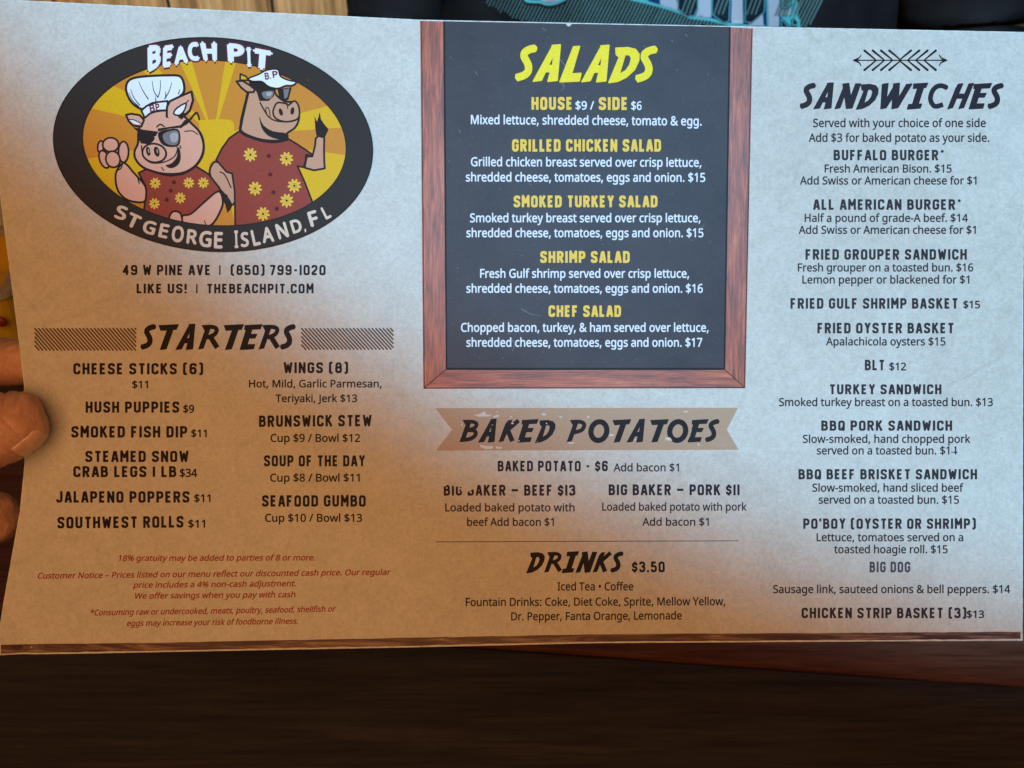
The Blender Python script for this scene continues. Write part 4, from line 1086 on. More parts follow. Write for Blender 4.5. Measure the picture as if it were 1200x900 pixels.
# letter spacing of each heading as it is set, in tenths of the cap height
SPACING = {'SALADS': [5.1, 7.6, 6.3, 7.7, 7.7, 6], 'STARTERS': [7.5, 6.9, 9, 10.8, 6.5, 7.5, 9, 6], 'BAKED': [8.5, 8.75, 8.5, 7.75, 8.6],
           'POTATOES': [9.6, 11, 6.2, 10.5, 7.25, 9.25, 7.75, 6], 'SANDWICHES': [5.45, 8.4, 8.5, 9.7, 10.5, 8.2, 7.9, 8.5, 7.5, 6], 'DRINKS': [8.5, 8.8, 6.7, 8.2, 8.8, 6]}


def heading(s, x0, x1, yb, h, mat, yb1=None, shadow=None, **props):
    p = Print(3)
    p.text('head', s, x0, x1, yb, h, mat, yb1, advs=SPACING[s])
    return p.build('heading', menu)


# left column
word('address_line', 'block', [('49 W PINE AVE', 143.6, 245.7, 322.4, 12), ('|', 256.8, 258.4, 322.4, 12), ('(850)', 270.3, 310, 322.4, 12), ('799-1020', 316.6, 381.5, 322.4, 12)], BLACK, pen=2.0)
word('address_line', 'block', [('LIKE US!', 160, 218.7, 343.7, 11.2), ('|', 229.8, 231.4, 343.7, 11.2), ('THEBEACHPIT.COM', 243, 367.4, 343.7, 11.2)], BLACK, pen=2.0)
heading('STARTERS', 164.5, 346.6, 409.6, 29.2, BLACK)
HATCH = ink('brown_hatch_ink', (0.13, 0.062, 0.036))
for (x0, x1, yt, yb) in ((40.5, 159.5, 384.6, 410.8), (353, 461, 384.6, 409.8)):
    p = Print(3)
    n = int((x1 - x0) / 4.35)
    for k in range(-5, n + 1):
        a = x0 + k * 4.35
        pa, pb = (a, yt), (a + 23, yb)
        t0 = max(0, (x0 - pa[0]) / 23)
        t1 = min(1, (x1 - pa[0]) / 23)
        if t1 - t0 < .06:
            continue
        p.line([(pa[0] + 23 * t0, yt + (yb - yt) * t0), (pa[0] + 23 * t1, yt + (yb - yt) * t1)], 1.75, HATCH, up=0, cap=False)
    p.build('hatch_bar', menu)
dish('CHEESE STICKS (6)', 85.9, 238, 438.7, 425.6, BLACK)
word('price', 'bookbold', [('$11', 154.7, 173.4, 454.8, 8.4)], BLACK)
dish('HUSH PUPPIES', 100.3, 210, 483.6, 470.6, BLACK, ('$9', 214.7, 227.5, 483.6, 8.8))
dish('SMOKED FISH DIP', 83.5, 219.3, 512.7, 499.4, BLACK, ('$11', 224, 242.2, 512.2, 8.6))
dish('STEAMED SNOW', 99.9, 221, 541.4, 528.4, BLACK)
dish('CRAB LEGS | LB', 85.9, 206.5, 559.1, 546.3, BLACK, ('$34', 210.7, 231, 558.8, 9.2))
dish('JALAPENO POPPERS', 65.8, 222, 589, 575.7, BLACK, ('$11', 227.5, 246.6, 588.3, 8.8))
dish('SOUTHWEST ROLLS', 67.2, 215, 619.3, 605.8, BLACK, ('$11', 220.5, 240.3, 618.2, 8.8), yb1=618.2)
dish('WINGS (8)', 332.2, 408, 437.3, 424.6, BLACK)
desc('Hot, Mild, Garlic Parmesan,', 291.8, 447.2, 453.9, 8.6, BLACK)
desc('Teriyaki, Jerk $13', 322.8, 418.5, 471.1, 8.6, BLACK)
dish('BRUNSWICK STEW', 303.5, 435.5, 500.3, 487, BLACK, yb1=499.4)
desc('Cup $9 / Bowl $12', 317, 422, 517.8, 9, BLACK)
dish('SOUP OF THE DAY', 309.3, 427.8, 546.5, 533.6, BLACK)
desc('Cup $8 / Bowl $11', 316.5, 421.5, 564.3, 9, BLACK)
dish('SEAFOOD GUMBO', 307, 428.5, 593.7, 580.4, BLACK)
desc('Cup $10 / Bowl $13', 310.5, 424.3, 611.4, 9, BLACK)


def notice(s, x0, x1, yb, yb1, h=6.6):
    p = Print(3)
    p.text('bookbold', s, x0, x1, yb, h, RUST, yb1, .22, 30)
    p.build('notice_text', menu)


notice('18% gratuity may be added to parties of 8 or more.', 138.1, 369, 657.4, 656.7)
notice('Customer Notice – Prices listed on our menu reflect our discounted cash price. Our regular', 43.6, 457, 678.1, 673.6)
notice('price includes a 4% non-cash adjustment.', 156.3, 346.6, 688.9, 687.0)
notice('We offer savings when you pay with cash', 156.8, 345.5, 701.7, 699.8)
notice('*Consuming raw or undercooked, meats, poultry, seafood, shellfish or', 105, 392.4, 721.3, 716.8)
notice('eggs may increase your risk of foodborne illness.', 148.2, 349, 733.7, 731.0)

# chalkboard words
p = Print(8)
p.text('head', 'SALADS', 604.2, 771.6, 95.4, 42.0, ink('heading_outline', (0.10, 0.06, 0.02)), 97.0, advs=SPACING['SALADS'])
hs = p.build('heading', board)
YD = ink('yellow_ink_edge', (0.12, 0.08, 0.02))
p = Print(12)
p.text('head', 'SALADS', 603.4, 770.8, 94.9, 42.0, YELLOW, 96.5, advs=SPACING['SALADS'])
p.build('heading', board)


def bdish(s, x0, x1, yb, top):
    p = Print(8)
    p.text('block', s, x0, x1, yb, yb - top, GOLD, pen=2.35)
    p.build('dish_name', board)


def bdesc(s, x0, x1, yb, h=10.0, yb1=None):
    p = Print(8)
    p.text('bookbold', s, x0, x1, yb, h, WHITE, yb1, pen=34)
    p.build('dish_description', board)


bdish('HOUSE', 622.8, 669.7, 128.5, 113.8)
bdesc('$9 /', 674.3, 696.3, 128.3, 9.6)
bdish('SIDE', 701.6, 734.5, 128.7, 114)
bdesc('$6', 739.7, 752, 128.6, 9.6)
bdesc('Mixed lettuce, shredded cheese, tomato & egg.', 551.8, 822.3, 145.3, 10.4, 147)
bdish('GRILLED CHICKEN SALAD', 600, 774.7, 177.5, 163.3)
bdesc('Grilled chicken breast served over crisp lettuce,', 551.8, 822, 194.6, 10.2, 195.4)
bdesc('shredded cheese, tomatoes, eggs and onion. $15', 545.8, 826.5, 212.5, 10.2, 213)
bdish('SMOKED TURKEY SALAD', 601.8, 770.5, 242.8, 229.3)
bdesc('Smoked turkey breast served over crisp lettuce,', 550.7, 820.9, 260.3)
bdesc('shredded cheese, tomatoes, eggs and onion. $15', 546.5, 824.4, 277.8)
bdish('SHRIMP SALAD', 633, 738, 307.9, 294.4)
bdesc('Fresh Gulf shrimp served over crisp lettuce,', 562.6, 807.6, 325.4)
bdesc('shredded cheese, tomatoes, eggs and onion. $16', 546.5, 823.7, 342.9)
bdish('CHEF SALAD', 642.8, 727.8, 371.2, 358)
bdesc('Chopped bacon, turkey, & ham served over lettuce,', 540.2, 830.4, 388.7)
bdesc('shredded cheese, tomatoes, eggs and onion. $17', 546.5, 823, 406.2)
# fine scratches and dots rubbed through to the card
p = Print(8)
SCR = ink('scratch_grey', (0.20, 0.20, 0.22), .6, .05)
for q in ([(611, 362), (622, 368), (634, 370)], [(600, 398), (603, 404), (600, 412)], [(660, 98), (661, 103), (657, 107)], [(657, 96), (662, 101)], [(668, 24), (667, 29)], [(787, 47), (789, 50)],
          [(557, 84), (560, 88)], [(636, 33), (640, 36)], [(820, 270), (826, 262)], [(655, 68), (662, 76), (668, 80)], [(538, 152), (540, 156)], [(803, 40), (806, 43)]):
    p.line(smooth_loop(q, 3, False), (.9, .3), SCR, up=0)
p.fill([(662, 26.8), (671, 27.2), (668, 30.5), (665.5, 31.0)], CHIP)
for _ in range(70):
    x, y = random.uniform(526, 845), random.uniform(35, 428)
    r = random.uniform(.25, .6)
    p.fill(ellipse(x, y, r * random.uniform(1, 2), r, random.uniform(0, 3), 6), SCR, None, 0)
p.build('scratches', board)

# baked potatoes
TAN = ink('banner_tan_ink', (0.47, 0.29, 0.18), .45, .06)
p = Print(2)
p.fill([(510, 478.3), (865, 477.8), (851.7, 503.3), (865.6, 527), (510.7, 528), (530, 503.6)], TAN)
banner = p.build('banner', menu)
p = Print(6)
p.text('head', 'BAKED', 538.3, 651, 518.2, 26.6, BLACK, advs=SPACING['BAKED'])
p.text('head', 'POTATOES', 664, 843.3, 518.2, 26.4, BLACK, 518.0, advs=SPACING['POTATOES'])
p.build('heading', banner)
p = Print(12)
for q in ([(555, 486.5), (562, 485.2), (568, 482), (570, 486), (577, 485.6), (573, 488), (562, 488.4)], [(577, 488), (584, 485.6), (585, 488), (580, 489.6)], [(562, 521), (570, 522.6), (578, 522.6), (577, 526), (569, 526.4), (563, 524)],
          [(581, 523), (589, 524), (587, 526), (581, 525.6)], [(635, 484), (640, 484.6), (639, 487), (635, 486.6)], [(655, 487.6), (659, 488), (657, 490)], [(664.5, 518.6), (671, 518), (674, 519.4), (668, 520.4)],
          [(779, 513), (785, 512.4), (788, 516.5), (781, 516)], [(714, 509), (719, 508.4), (719, 511), (714, 511)], [(597, 488), (600, 487.6), (599, 490)], [(744, 514), (746, 516), (743, 516)], [(688, 487), (692, 489), (688, 489.6)],
          [(540.5, 496.5), (542, 496), (542, 499), (540.6, 498.6)], [(817, 520), (820, 520), (819, 523)], [(800, 482), (807, 481.4), (804, 483.4)]):
    p.fill(q, CHIP, None, 0)
for _ in range(12):
    x, y = random.gauss(600, 50) if random.random() < .6 else random.uniform(530, 850), random.uniform(480, 526)
    x = min(max(x, 534), 848)
    r = random.uniform(.3, .8)
    p.fill(ellipse(x, y, r * random.uniform(1, 2.4), r, random.uniform(-.4, .4), 7), CHIP, None, 0)
p.build('rubbed_spots', banner)
word('dish_name', 'block', [('BAKED POTATO - $6', 583.3, 712.3, 552.3, 12.3)], PLUM)
desc('Add bacon $1', 719, 795.7, 552.3, 9)
wear = [[(541, 567.4), (546, 568), (550, 571), (549, 573.4), (545, 572.6), (544, 576), (540, 575.5)], [(547.5, 567), (556, 567.2), (557, 571.5), (552, 574.5), (547.5, 576.8)], [(519, 566.5), (524, 566.4), (523, 569.6), (519.5, 570)],
        [(527, 566.5), (541, 566.5), (541, 570.6), (531, 569.8)]]
word('dish_name', 'block', [('BIG BAKER – BEEF $13', 520, 674.3, 580.8, 12.6)], PLUM, chips=wear)
desc('Loaded baked potato with', 521.7, 673.3, 599.2, 9)
desc('beef Add bacon $1', 547.3, 649, 616.2, 9)
word('dish_name', 'block', [('BIG BAKER – PORK $11', 713.3, 866.7, 580.3, 12.6)], PLUM)
desc('Loaded baked potato with pork', 705.7, 875, 598.3, 9)
desc('Add bacon $1', 752.7, 830.7, 616, 9)
p = Print(3)
p.line([(510.7, 635), (865, 633.8)], .85, ink('rule_ink', (0.12, 0.08, 0.06)))
p.build('rule_line', menu)
heading('DRINKS', 616.7, 730.7, 671, 24.3, BLACK)
word('price', 'block', [('$3.50', 740.5, 779, 670.6, 12.6)], BLACK)
desc('Iced Tea • Coffee', 653.3, 742.3, 691.8, 9.2)
desc('Fountain Drinks: Coke, Diet Coke, Sprite, Mellow Yellow,', 545.7, 850, 710.2, 9.2, yb1=709.2)
desc('Dr. Pepper, Fanta Orange, Lemonade', 599, 799, 727, 9.2, yb1=725.8)

# sandwiches: crossed-arrow ornament
p = Print(3)
xa, xb, yc = 999.0, 1110.8, 70.6
p.line([(xa + 8, yc), (xb - 8, yc)], 1.3, BLACK, up=0)
for sgn, x0 in ((1, xa), (-1, xb)):
    p.fill([(x0, yc), (x0 + sgn * 5, yc - 1.6), (x0 + sgn * 11, yc), (x0 + sgn * 5, yc + 1.6)], BLACK, None, 0)
    p.line(smooth_loop([(x0 + sgn * 2, yc), (x0 + sgn * 8, yc - 3), (x0 + sgn * 10, yc - 6.5)], 3, False), (2.2, .8), BLACK, up=0)
    p.line(smooth_loop([(x0 + sgn * 2, yc), (x0 + sgn * 8, yc + 3), (x0 + sgn * 10, yc + 6.5)], 3, False), (2.2, .8), BLACK, up=0)
    for k in range(4):
        xr_ = x0 + sgn * (26 + k * 9.7 + 1.5)
        for e in (-1, 1):
            q = [(xr_, yc + e * .3), (xr_ - sgn * 6.8, yc + e * 5.2), (xr_ - sgn * 14.6, yc + e * 12.4), (xr_ - sgn * 9.0, yc + e * 8.6), (xr_ - sgn * 4.6, yc + e * 5.0)]
            p.fill(q, BLACK, None, 0)
            p.line([(xr_, yc + e * .3), (xr_ - sgn * 6.8, yc + e * 6.0), (xr_ - sgn * 13.4, yc + e * 11.4)], (1.5, 2.7), BLACK, up=0)
p.build('arrow_ornament', menu)
heading('SANDWICHES', 937.2, 1176.4, 127.4, 29.8, PLUM, 127.6)
R = dish
desc('Served with your choice of one side', 952.8, 1155.3, 148.8, 9.6)
desc('Add $3 for baked potato as your side.', 947.8, 1159.4, 166.1, 9.6)
R('BUFFALO BURGER*', 977, 1106, 187.8, 175.6)
desc('Fresh American Bison. $15', 966.4, 1115.3, 202.1)
desc('Add Swiss or American cheese for $1', 937.5, 1144.4, 216.1)
R('ALL AMERICAN BURGER*', 952.8, 1126, 245.8, 233.5)
desc('Half a pound of grade-A beef. $14', 943, 1134.4, 259.9)
desc('Add Swiss or American cheese for $1', 936, 1143.6, 273.9)
R('FRIED GROUPER SANDWICH', 944, 1133, 304.3, 292)
desc('Fresh grouper on a toasted bun. $16', 935, 1140.6, 318)
desc('Lemon pepper or blackened for $1', 940.3, 1136, 332.2)
R('FRIED GULF SHRIMP BASKET', 926.4, 1122, 361.7, 349.4, SOFT, ('$15', 1128.9, 1148.6, 361.2, 8.6))
R('FRIED OYSTER BASKET', 958, 1117.2, 390.6, 378.3)
desc('Apalachicola oysters $15', 968, 1108, 404.7)
R('BLT', 1013.6, 1036, 433.9, 421.6, SOFT, ('$12', 1042.2, 1062, 433.9, 8.8))
R('TURKEY SANDWICH', 972.8, 1103.3, 462, 450.4)
desc('Smoked turkey breast on a toasted bun. $13', 913, 1163.6, 475.8)
R('BBQ PORK SANDWICH', 962.5, 1115.8, 504.7, 492.8)
desc('Slow-smoked, hand chopped pork', 940.8, 1137.2, 518.9)
desc('served on a toasted bun. $14', 957.2, 1122, 532.5)
p = Print(12)
p.fill([(1115.3, 524), (1117.4, 523), (1119.2, 526), (1117.0, 530.5), (1115.2, 529)], PAPER)
p.build('rubbed_spots', menu)
R('BBQ BEEF BRISKET SANDWICH', 935.8, 1145, 561.7, 549.8)
desc('Slow-smoked, hand sliced beef', 952, 1129.2, 576.1)
desc('served on a toasted bun. $15', 959.4, 1123.9, 590.2)
R("PO'BOY (OYSTER OR SHRIMP)", 941.4, 1143.6, 619.7, 607.6)
desc('Lettuce, tomatoes served on a', 957, 1128.9, 634.2)
desc('toasted hoagie roll. $15', 977.5, 1110.6, 648.3)
word('dish_name', 'block', [('BIG DOG', 1019.2, 1066.7, 670.8, 12.6)], BIGGREY, pen=1.95)
desc('Sausage link, sauteed onions & bell peppers. $14', 906, 1183.9, 695)
R('CHICKEN STRIP BASKET (3)', 939.4, 1132.5, 724.4, 712.2, SOFT, ('$13', 1133, 1153.3, 724, 8.4))

# ------------------------------------------------------------------ round emblem
def zA(pts):       # drawing coordinates of the left figure
    return [(105 + x / 7.5, 80 + y / 7.5) for x, y in pts]


def zB(pts):       # drawing coordinates of the right figure
    return [(240 + x / 7.5, 70 + y / 7.5) for x, y in pts]


KEY = ink('emblem_line_ink', (0.022, 0.012, 0.010))
RING = ink('emblem_ring_ink', (0.034, 0.024, 0.019))
ORANGE = ink('sunburst_orange', (0.62, 0.225, 0.022), .45, .05)
SUN = ink('sunburst_yellow', (0.74, 0.40, 0.008), .45, .05)
SKIN1 = ink('pink_ink', (0.74, 0.355, 0.235), .45, .05)
SKIN2 = ink('tan_ink', (0.58, 0.285, 0.165), .45, .05)
MAROON = ink('maroon_ink', (0.30, 0.046, 0.026), .45, .08)
HATW = ink('cap_white_ink', (0.80, 0.77, 0.76), .45, .04)
FLOWER = ink('flower_ink', (0.80, 0.46, 0.05), .45, .05)
BTN = ink('button_ink', (0.09, 0.015, 0.012))
GREYLENS = ink('lens_grey_ink', (0.20, 0.17, 0.16))
GREYLENS2 = ink('lens_light_ink', (0.40, 0.36, 0.34))
WINE = ink('wine_ink', (0.16, 0.012, 0.035))
CREAM = ink('cream_ink', (0.74, 0.56, 0.42))

EC = (249.6, 169.3, 188.0, 125.6, 0.070)
IC = (251.0, 167.3, 155.5, 97.6, 0.070)
p = Print(2)
p.fill(ellipse(IC[0], IC[1], IC[2] + 4, IC[3] + 4, IC[4], 72), ORANGE)
# sunburst rays fanning out of the middle, clipped to the oval
cx, cy = 250.0, 160.0
c_, s_ = math.cos(IC[4]), math.sin(IC[4])


def rim_pt(a):
    dx, dy = math.cos(a), -math.sin(a)
    lo, hi = 0.0, 400.0
    for _ in range(30):
        m = (lo + hi) / 2
        x, y = cx + dx * m - IC[0], cy + dy * m - IC[1]
        u, v = (x * c_ + y * s_) / (IC[2] + 3), (-x * s_ + y * c_) / (IC[3] + 3)
        if u * u + v * v < 1:
            lo = m
        else:
            hi = m
    return (cx + dx * lo, cy + dy * lo)


for a0, a1 in ((4, 15), (73, 81), (106, 114), (129, 137), (153, 167), (190, 214), (240, 262), (284, 298), (318, 352)):
    arc = [rim_pt(math.radians(a0 + (a1 - a0) * k / 8)) for k in range(9)]
    p.fill([(cx, cy)] + arc, SUN, up=0 if a0 != 4 else None)
p.fill(zA(smooth_loop([(960, 470), (1020, 455), (1200, 450), (1270, 500), (1230, 760), (1100, 800), (1010, 860), (985, 640)], 3)), SUN)
burst = p.build('sunburst', menu)


def flower(p, c, r, mat=FLOWER):
    n = 9
    for k in range(n):
        a = 2 * math.pi * k / n + .2
        p.fill(ellipse(c[0] + .60 * r * math.cos(a), c[1] + .62 * r * math.sin(a), .42 * r, .20 * r, a, 8), mat, 0 if k else None, 0)
    p.fill(ellipse(c[0], c[1], .42 * r, .42 * r, 0, 10), mat, None, 0)
    p.fill(ellipse(c[0], c[1], .17 * r, .17 * r, 0, 8), KEY, None, 0)


def cartoon(p, T, pts, mat, w=1.9, sm=True, closed=True, n=4):
    q = T(smooth_loop(pts, n) if sm else pts)
    if mat:
        p.fill(q, mat)
    if w:
        p.line(q, w + .45, KEY, True)


def pen(p, T, pts, w, mat=None, cap=True):
    p.line(T(smooth_loop(pts, 4, False)), w, mat or KEY, cap=cap)


def up6(pts):
    return [(x, y + 600) for x, y in pts]


def up7(pts):
    return [(x, y + 675) for x, y in pts]


# right figure (tan hog) first, it stands behind
p = Print(6)
cartoon(p, zB, up7([(95, 220), (45, 290), (60, 370), (130, 460), (200, 540), (240, 600), (268, 560), (272, 500), (262, 440), (258, 380), (240, 320), (190, 280)]), SKIN2)
p.fill(zB(up7([(150, 480), (205, 520), (190, 545), (245, 600), (228, 640), (198, 672), (180, 600), (160, 560)])), KEY)
pen(p, zB, up7([(135, 312), (170, 330), (200, 380), (230, 450)]), 1.5)
cartoon(p, zB, [(880, 930), (897, 850), (945, 850), (968, 760), (975, 690), (1000, 670), (1050, 680), (1048, 800), (1050, 900), (1055, 955), (960, 972), (880, 950)], SKIN2, sm=False)
p.fill(zB([(965, 495), (985, 545), (1000, 500), (1010, 458), (1020, 520), (1045, 560), (1088, 612), (1060, 672), (1030, 690), (980, 665), (970, 600)]), KEY)
cartoon(p, zB, [(300, 630), (215, 690), (150, 780), (100, 880), (190, 985), (240, 1000), (262, 1150), (268, 1500), (1000, 1450), (945, 1250), (880, 1080), (815, 935), (868, 945), (885, 890), (890, 835), (945, 845), (940, 828), (800, 735), (725, 690), (600, 720), (470, 700)], MAROON, 1.7, False)
cartoon(p, zB, [(385, 280), (360, 360), (335, 460), (315, 560), (330, 635), (470, 695), (620, 712), (720, 690), (725, 645), (790, 600), (825, 530), (825, 430), (790, 375), (700, 365), (620, 300), (600, 230), (460, 240)], SKIN2, 2.0)
pen(p, zB, [(380, 290), (345, 440), (320, 560), (325, 640), (480, 705), (620, 722), (725, 700)], 3.4)
p.fill(zB(smooth_loop([(478, 495), (515, 575), (600, 628), (725, 648), (725, 700), (650, 700), (560, 670), (500, 600)], 3)), KEY)
cartoon(p, zB, [(278, 190), (330, 185), (380, 215), (440, 250), (430, 285), (370, 285), (320, 245)], SKIN2, 1.9, False)
cartoon(p, zB, [(312, 125), (310, 180), (385, 180), (360, 145)], SUN, 1.6, False)
p.fill(zB([(385, 185), (500, 200), (610, 240), (608, 320), (560, 362), (480, 362), (455, 280), (400, 240)]), KEY)
p.fill(zB([(640, 260), (765, 240), (735, 350), (700, 370), (655, 345)]), KEY)
p.fill(zB(smooth_loop([(505, 285), (600, 275), (590, 330), (550, 345), (515, 330)], 3)), GREYLENS)
p.fill(zB(smooth_loop([(540, 290), (590, 285), (580, 315), (550, 320)], 3)), GREYLENS2)
p.fill(zB([(690, 262), (745, 252), (725, 330), (700, 345)]), GREYLENS)
cartoon(p, zB, [(610, 420), (640, 378), (710, 385), (735, 400), (790, 362), (828, 420), (820, 515), (720, 545), (630, 520), (600, 470)], SKIN2, 1.6)
p.fill(zB(ellipse(668, 460, 17, 34, -.3, 14)), KEY)
p.fill(zB(ellipse(770, 450, 17, 34, .15, 14)), KEY)
pen(p, zB, [(725, 385), (728, 430)], 1.1)
pen(p, zB, [(485, 375), (520, 440), (560, 500), (620, 535), (720, 545), (825, 520)], 1.6)
pen(p, zB, [(545, 480), (535, 430), (560, 425), (575, 500)], 1.1)
for c in ((400, 835), (718, 870), (442, 1132), (787, 1107), (720, 1238), (512, 1355)):
    flower(p, zB([c])[0], 8.2)
for c in ((562, 845), (575, 1008), (603, 1165), (632, 1310)):
    p.fill(ellipse(*zB([c])[0], 2.6, 2.5, 0, 10), BTN, None, 0)
L_AFTER = p.layer
p.build('hog_figure', burst)

# left figure (pink pig)
p = Print(L_AFTER + 1)
cartoon(p, zA, up6([(430, 320), (500, 285), (640, 330), (720, 345), (820, 330), (935, 262), (1045, 330), (1140, 450), (1150, 490), (1010, 570), (900, 690), (740, 790), (460, 790), (478, 640), (497, 520), (490, 430)]), MAROON, 1.8, False)
cartoon(p, zA, up6([(290, 235), (235, 310), (230, 400), (255, 485), (320, 550), (400, 575), (480, 572), (497, 510), (490, 440), (440, 375), (380, 310), (330, 250)]), SKIN1)
pen(p, zA, up6([(420, 350), (437, 415)]), 1.4)
for (x, y, rx, ry, r) in ((97, 690, 26, 52, .1), (130, 800, 42, 80, -.35), (298, 735, 44, 92, 0), (185, 672, 70, 62, 0), (205, 800, 62, 72, -.3)):
    q = ellipse(x, y, rx, ry, r, 20)
    cartoon(p, zA, q, SKIN1, 1.7, False)
pen(p, zA, [(235, 900), (275, 880), (290, 830)], 1.4)
cartoon(p, zA, up6([(1128, 482), (1168, 545), (1155, 640), (1050, 790), (830, 800), (815, 700), (890, 680), (1010, 575)]), SKIN1)
cartoon(p, zA, up6([(700, 800), (700, 710), (730, 662), (780, 662), (808, 700), (808, 800)]), SKIN1)
pen(p, zA, up6([(1010, 740), (1020, 775)]), 1.2)
cartoon(p, zA, [(470, 440), (430, 560), (425, 660), (395, 730), (405, 800), (470, 870), (590, 915), (710, 930), (830, 915), (930, 855), (990, 760), (1000, 660), (965, 560), (900, 490), (800, 400), (700, 370), (560, 385)], SKIN1, 2.2)
pen(p, zA, [(905, 495), (975, 570), (1003, 670), (990, 770), (925, 865), (820, 925), (690, 940), (580, 915)], 2.4)
cartoon(p, zA, [(320, 410), (365, 400), (440, 412), (478, 455), (455, 512), (380, 502), (342, 462)], SKIN1, 2.0, False)
p.fill(zA([(348, 455), (392, 456), (458, 485), (424, 496), (380, 480)]), HATW)
pen(p, zA, [(345, 450), (392, 455), (460, 490)], 1.2)
cartoon(p, zA, [(455, 358), (390, 320), (345, 262), (320, 180), (345, 108), (450, 75), (700, 62), (805, 80), (830, 200), (760, 270), (690, 300), (560, 305), (480, 350)], HATW, 2.3)
cartoon(p, zA, [(455, 372), (500, 332), (590, 298), (685, 288), (685, 368), (600, 372), (530, 398), (484, 436)], HATW, 1.9, False)
for q in ([(430, 115), (470, 200), (515, 270)], [(550, 110), (565, 200), (600, 255)], [(625, 105), (618, 200), (600, 255)], [(722, 125), (700, 200), (660, 270)], [(360, 185), (390, 260), (440, 325)], [(345, 215), (375, 280), (430, 335)],
          [(795, 185), (780, 225)], [(670, 205), (668, 250)], [(580, 250), (582, 290)]):
    pen(p, zA, q, (.6, 1.3))
for ch, q in (('B', [(522, 322), (566, 312), (578, 378), (534, 390)]), ('P', [(575, 312), (610, 308), (618, 368), (584, 376)])):
    p.layer += 1
    q = zA(q)
    p.quad_letter('bookbold', ch, q[0], q[1], q[2], q[3], WINE, 60)
cartoon(p, zA, [(678, 425), (680, 340), (705, 290), (800, 245), (895, 205), (908, 280), (880, 370), (805, 440), (830, 400), (770, 440)], SKIN1, 2.2, False)
p.fill(zA([(690, 430), (690, 350), (780, 430), (800, 470), (720, 460)]), SKIN1)
cartoon(p, zA, [(740, 400), (765, 352), (845, 308), (832, 370), (790, 412)], HATW, 1.5)
pen(p, zA, [(845, 308), (870, 282)], 1.3)
p.fill(zA([(378, 515), (470, 540), (600, 556), (700, 530), (800, 522), (860, 490), (900, 440), (835, 455), (800, 500), (700, 515), (600, 530), (600, 560), (560, 640), (520, 668), (450, 660), (420, 600), (425, 560)]), KEY)
p.fill(zA(smooth_loop([(600, 575), (650, 545), (770, 532), (798, 600), (780, 680), (690, 690), (625, 655)], 3)), KEY)
p.fill(zA(smooth_loop([(650, 575), (760, 545), (785, 600), (768, 668), (700, 672), (655, 640)], 3)), GREYLENS)
p.fill(zA(smooth_loop([(710, 580), (765, 565), (778, 610), (755, 650), (715, 640)], 3)), GREYLENS2)
p.fill(zA([(565, 600), (580, 596), (610, 636), (600, 640)]), SKIN1)
pen(p, zA, [(800, 520), (880, 450), (935, 390), (955, 415), (962, 448)], 2.0)
pen(p, zA, [(590, 515), (620, 492), (655, 512)], 1.6)
cartoon(p, zA, ellipse(568, 745, 105, 82, .15, 26), SKIN1, 1.8, False)
p.fill(zA(ellipse(515, 730, 19, 42, -.2, 14)), KEY)
p.fill(zA(ellipse(590, 733, 24, 46, -.25, 14)), KEY)
p.fill(zA(ellipse(519, 728, 6, 20, -.2, 8)), GREYLENS2)
p.fill(zA(ellipse(595, 730, 6, 20, -.2, 8)), GREYLENS2)
pen(p, zA, [(455, 680), (470, 770), (540, 830), (650, 825), (740, 780), (770, 720), (768, 690)], 1.3)
p.fill(zA(smooth_loop([(790, 700), (800, 790), (775, 850), (715, 878), (668, 855), (720, 835), (765, 780), (775, 710)], 3)), KEY)
pen(p, zA, [(632, 870), (650, 898)], 1.2)
pen(p, zA, [(795, 680), (800, 700)], 1.4)
pen(p, zA, [(835, 555), (900, 550), (950, 580)], 1.1)
for c in ((577, 410), (872, 407), (1000, 407), (797, 540), (570, 590)):
    flower(p, zA(up6([c]))[0], 6.6)
for c in ((740, 400), (712, 475), (677, 555)):
    p.fill(ellipse(*zA(up6([c]))[0], 2.4, 2.3, 0, 10), BTN, None, 0)
L_AFTER = p.layer
p.build('pig_figure', burst)

# dark ring over the figures' feet, then caps and words on top
p = Print(L_AFTER + 2)
L1 = ellipse(EC[0], EC[1], EC[2], EC[3], EC[4], 110)
L2 = ellipse(IC[0], IC[1], IC[2], IC[3], IC[4], 110)
p.shape([[L1, L2]], RING)
p.shape([[L1, ellipse(EC[0], EC[1], EC[2] - 1.6, EC[3] - 1.6, EC[4], 110)], [L2, ellipse(IC[0], IC[1], IC[2] - 1.2, IC[3] - 1.2, IC[4], 110)]], KEY)
ring = p.build('ring', burst)
p = Print(L_AFTER + 6)
cartoon(p, zB, [(385, 165), (470, 130), (545, 92), (640, 85), (665, 145), (735, 180), (802, 195), (770, 225), (710, 228), (640, 252), (560, 235), (500, 192), (420, 190)], HATW, 1.4)
for ch, q in (('B', [(522, 115), (560, 110), (568, 172), (532, 178)]), ('P', [(590, 100), (640, 96), (640, 158), (600, 162)]), ('.', [(570, 158), (580, 156), (582, 168), (572, 170)])):
    q = zB(q)
    p.quad_letter('bookbold', ch, q[0], q[1], q[2], q[3], WINE, 60)
p.build('sailor_cap', burst)


def zC(pts):
    return [(165 + x / 7.06, 40 + y / 7.06) for x, y in pts]


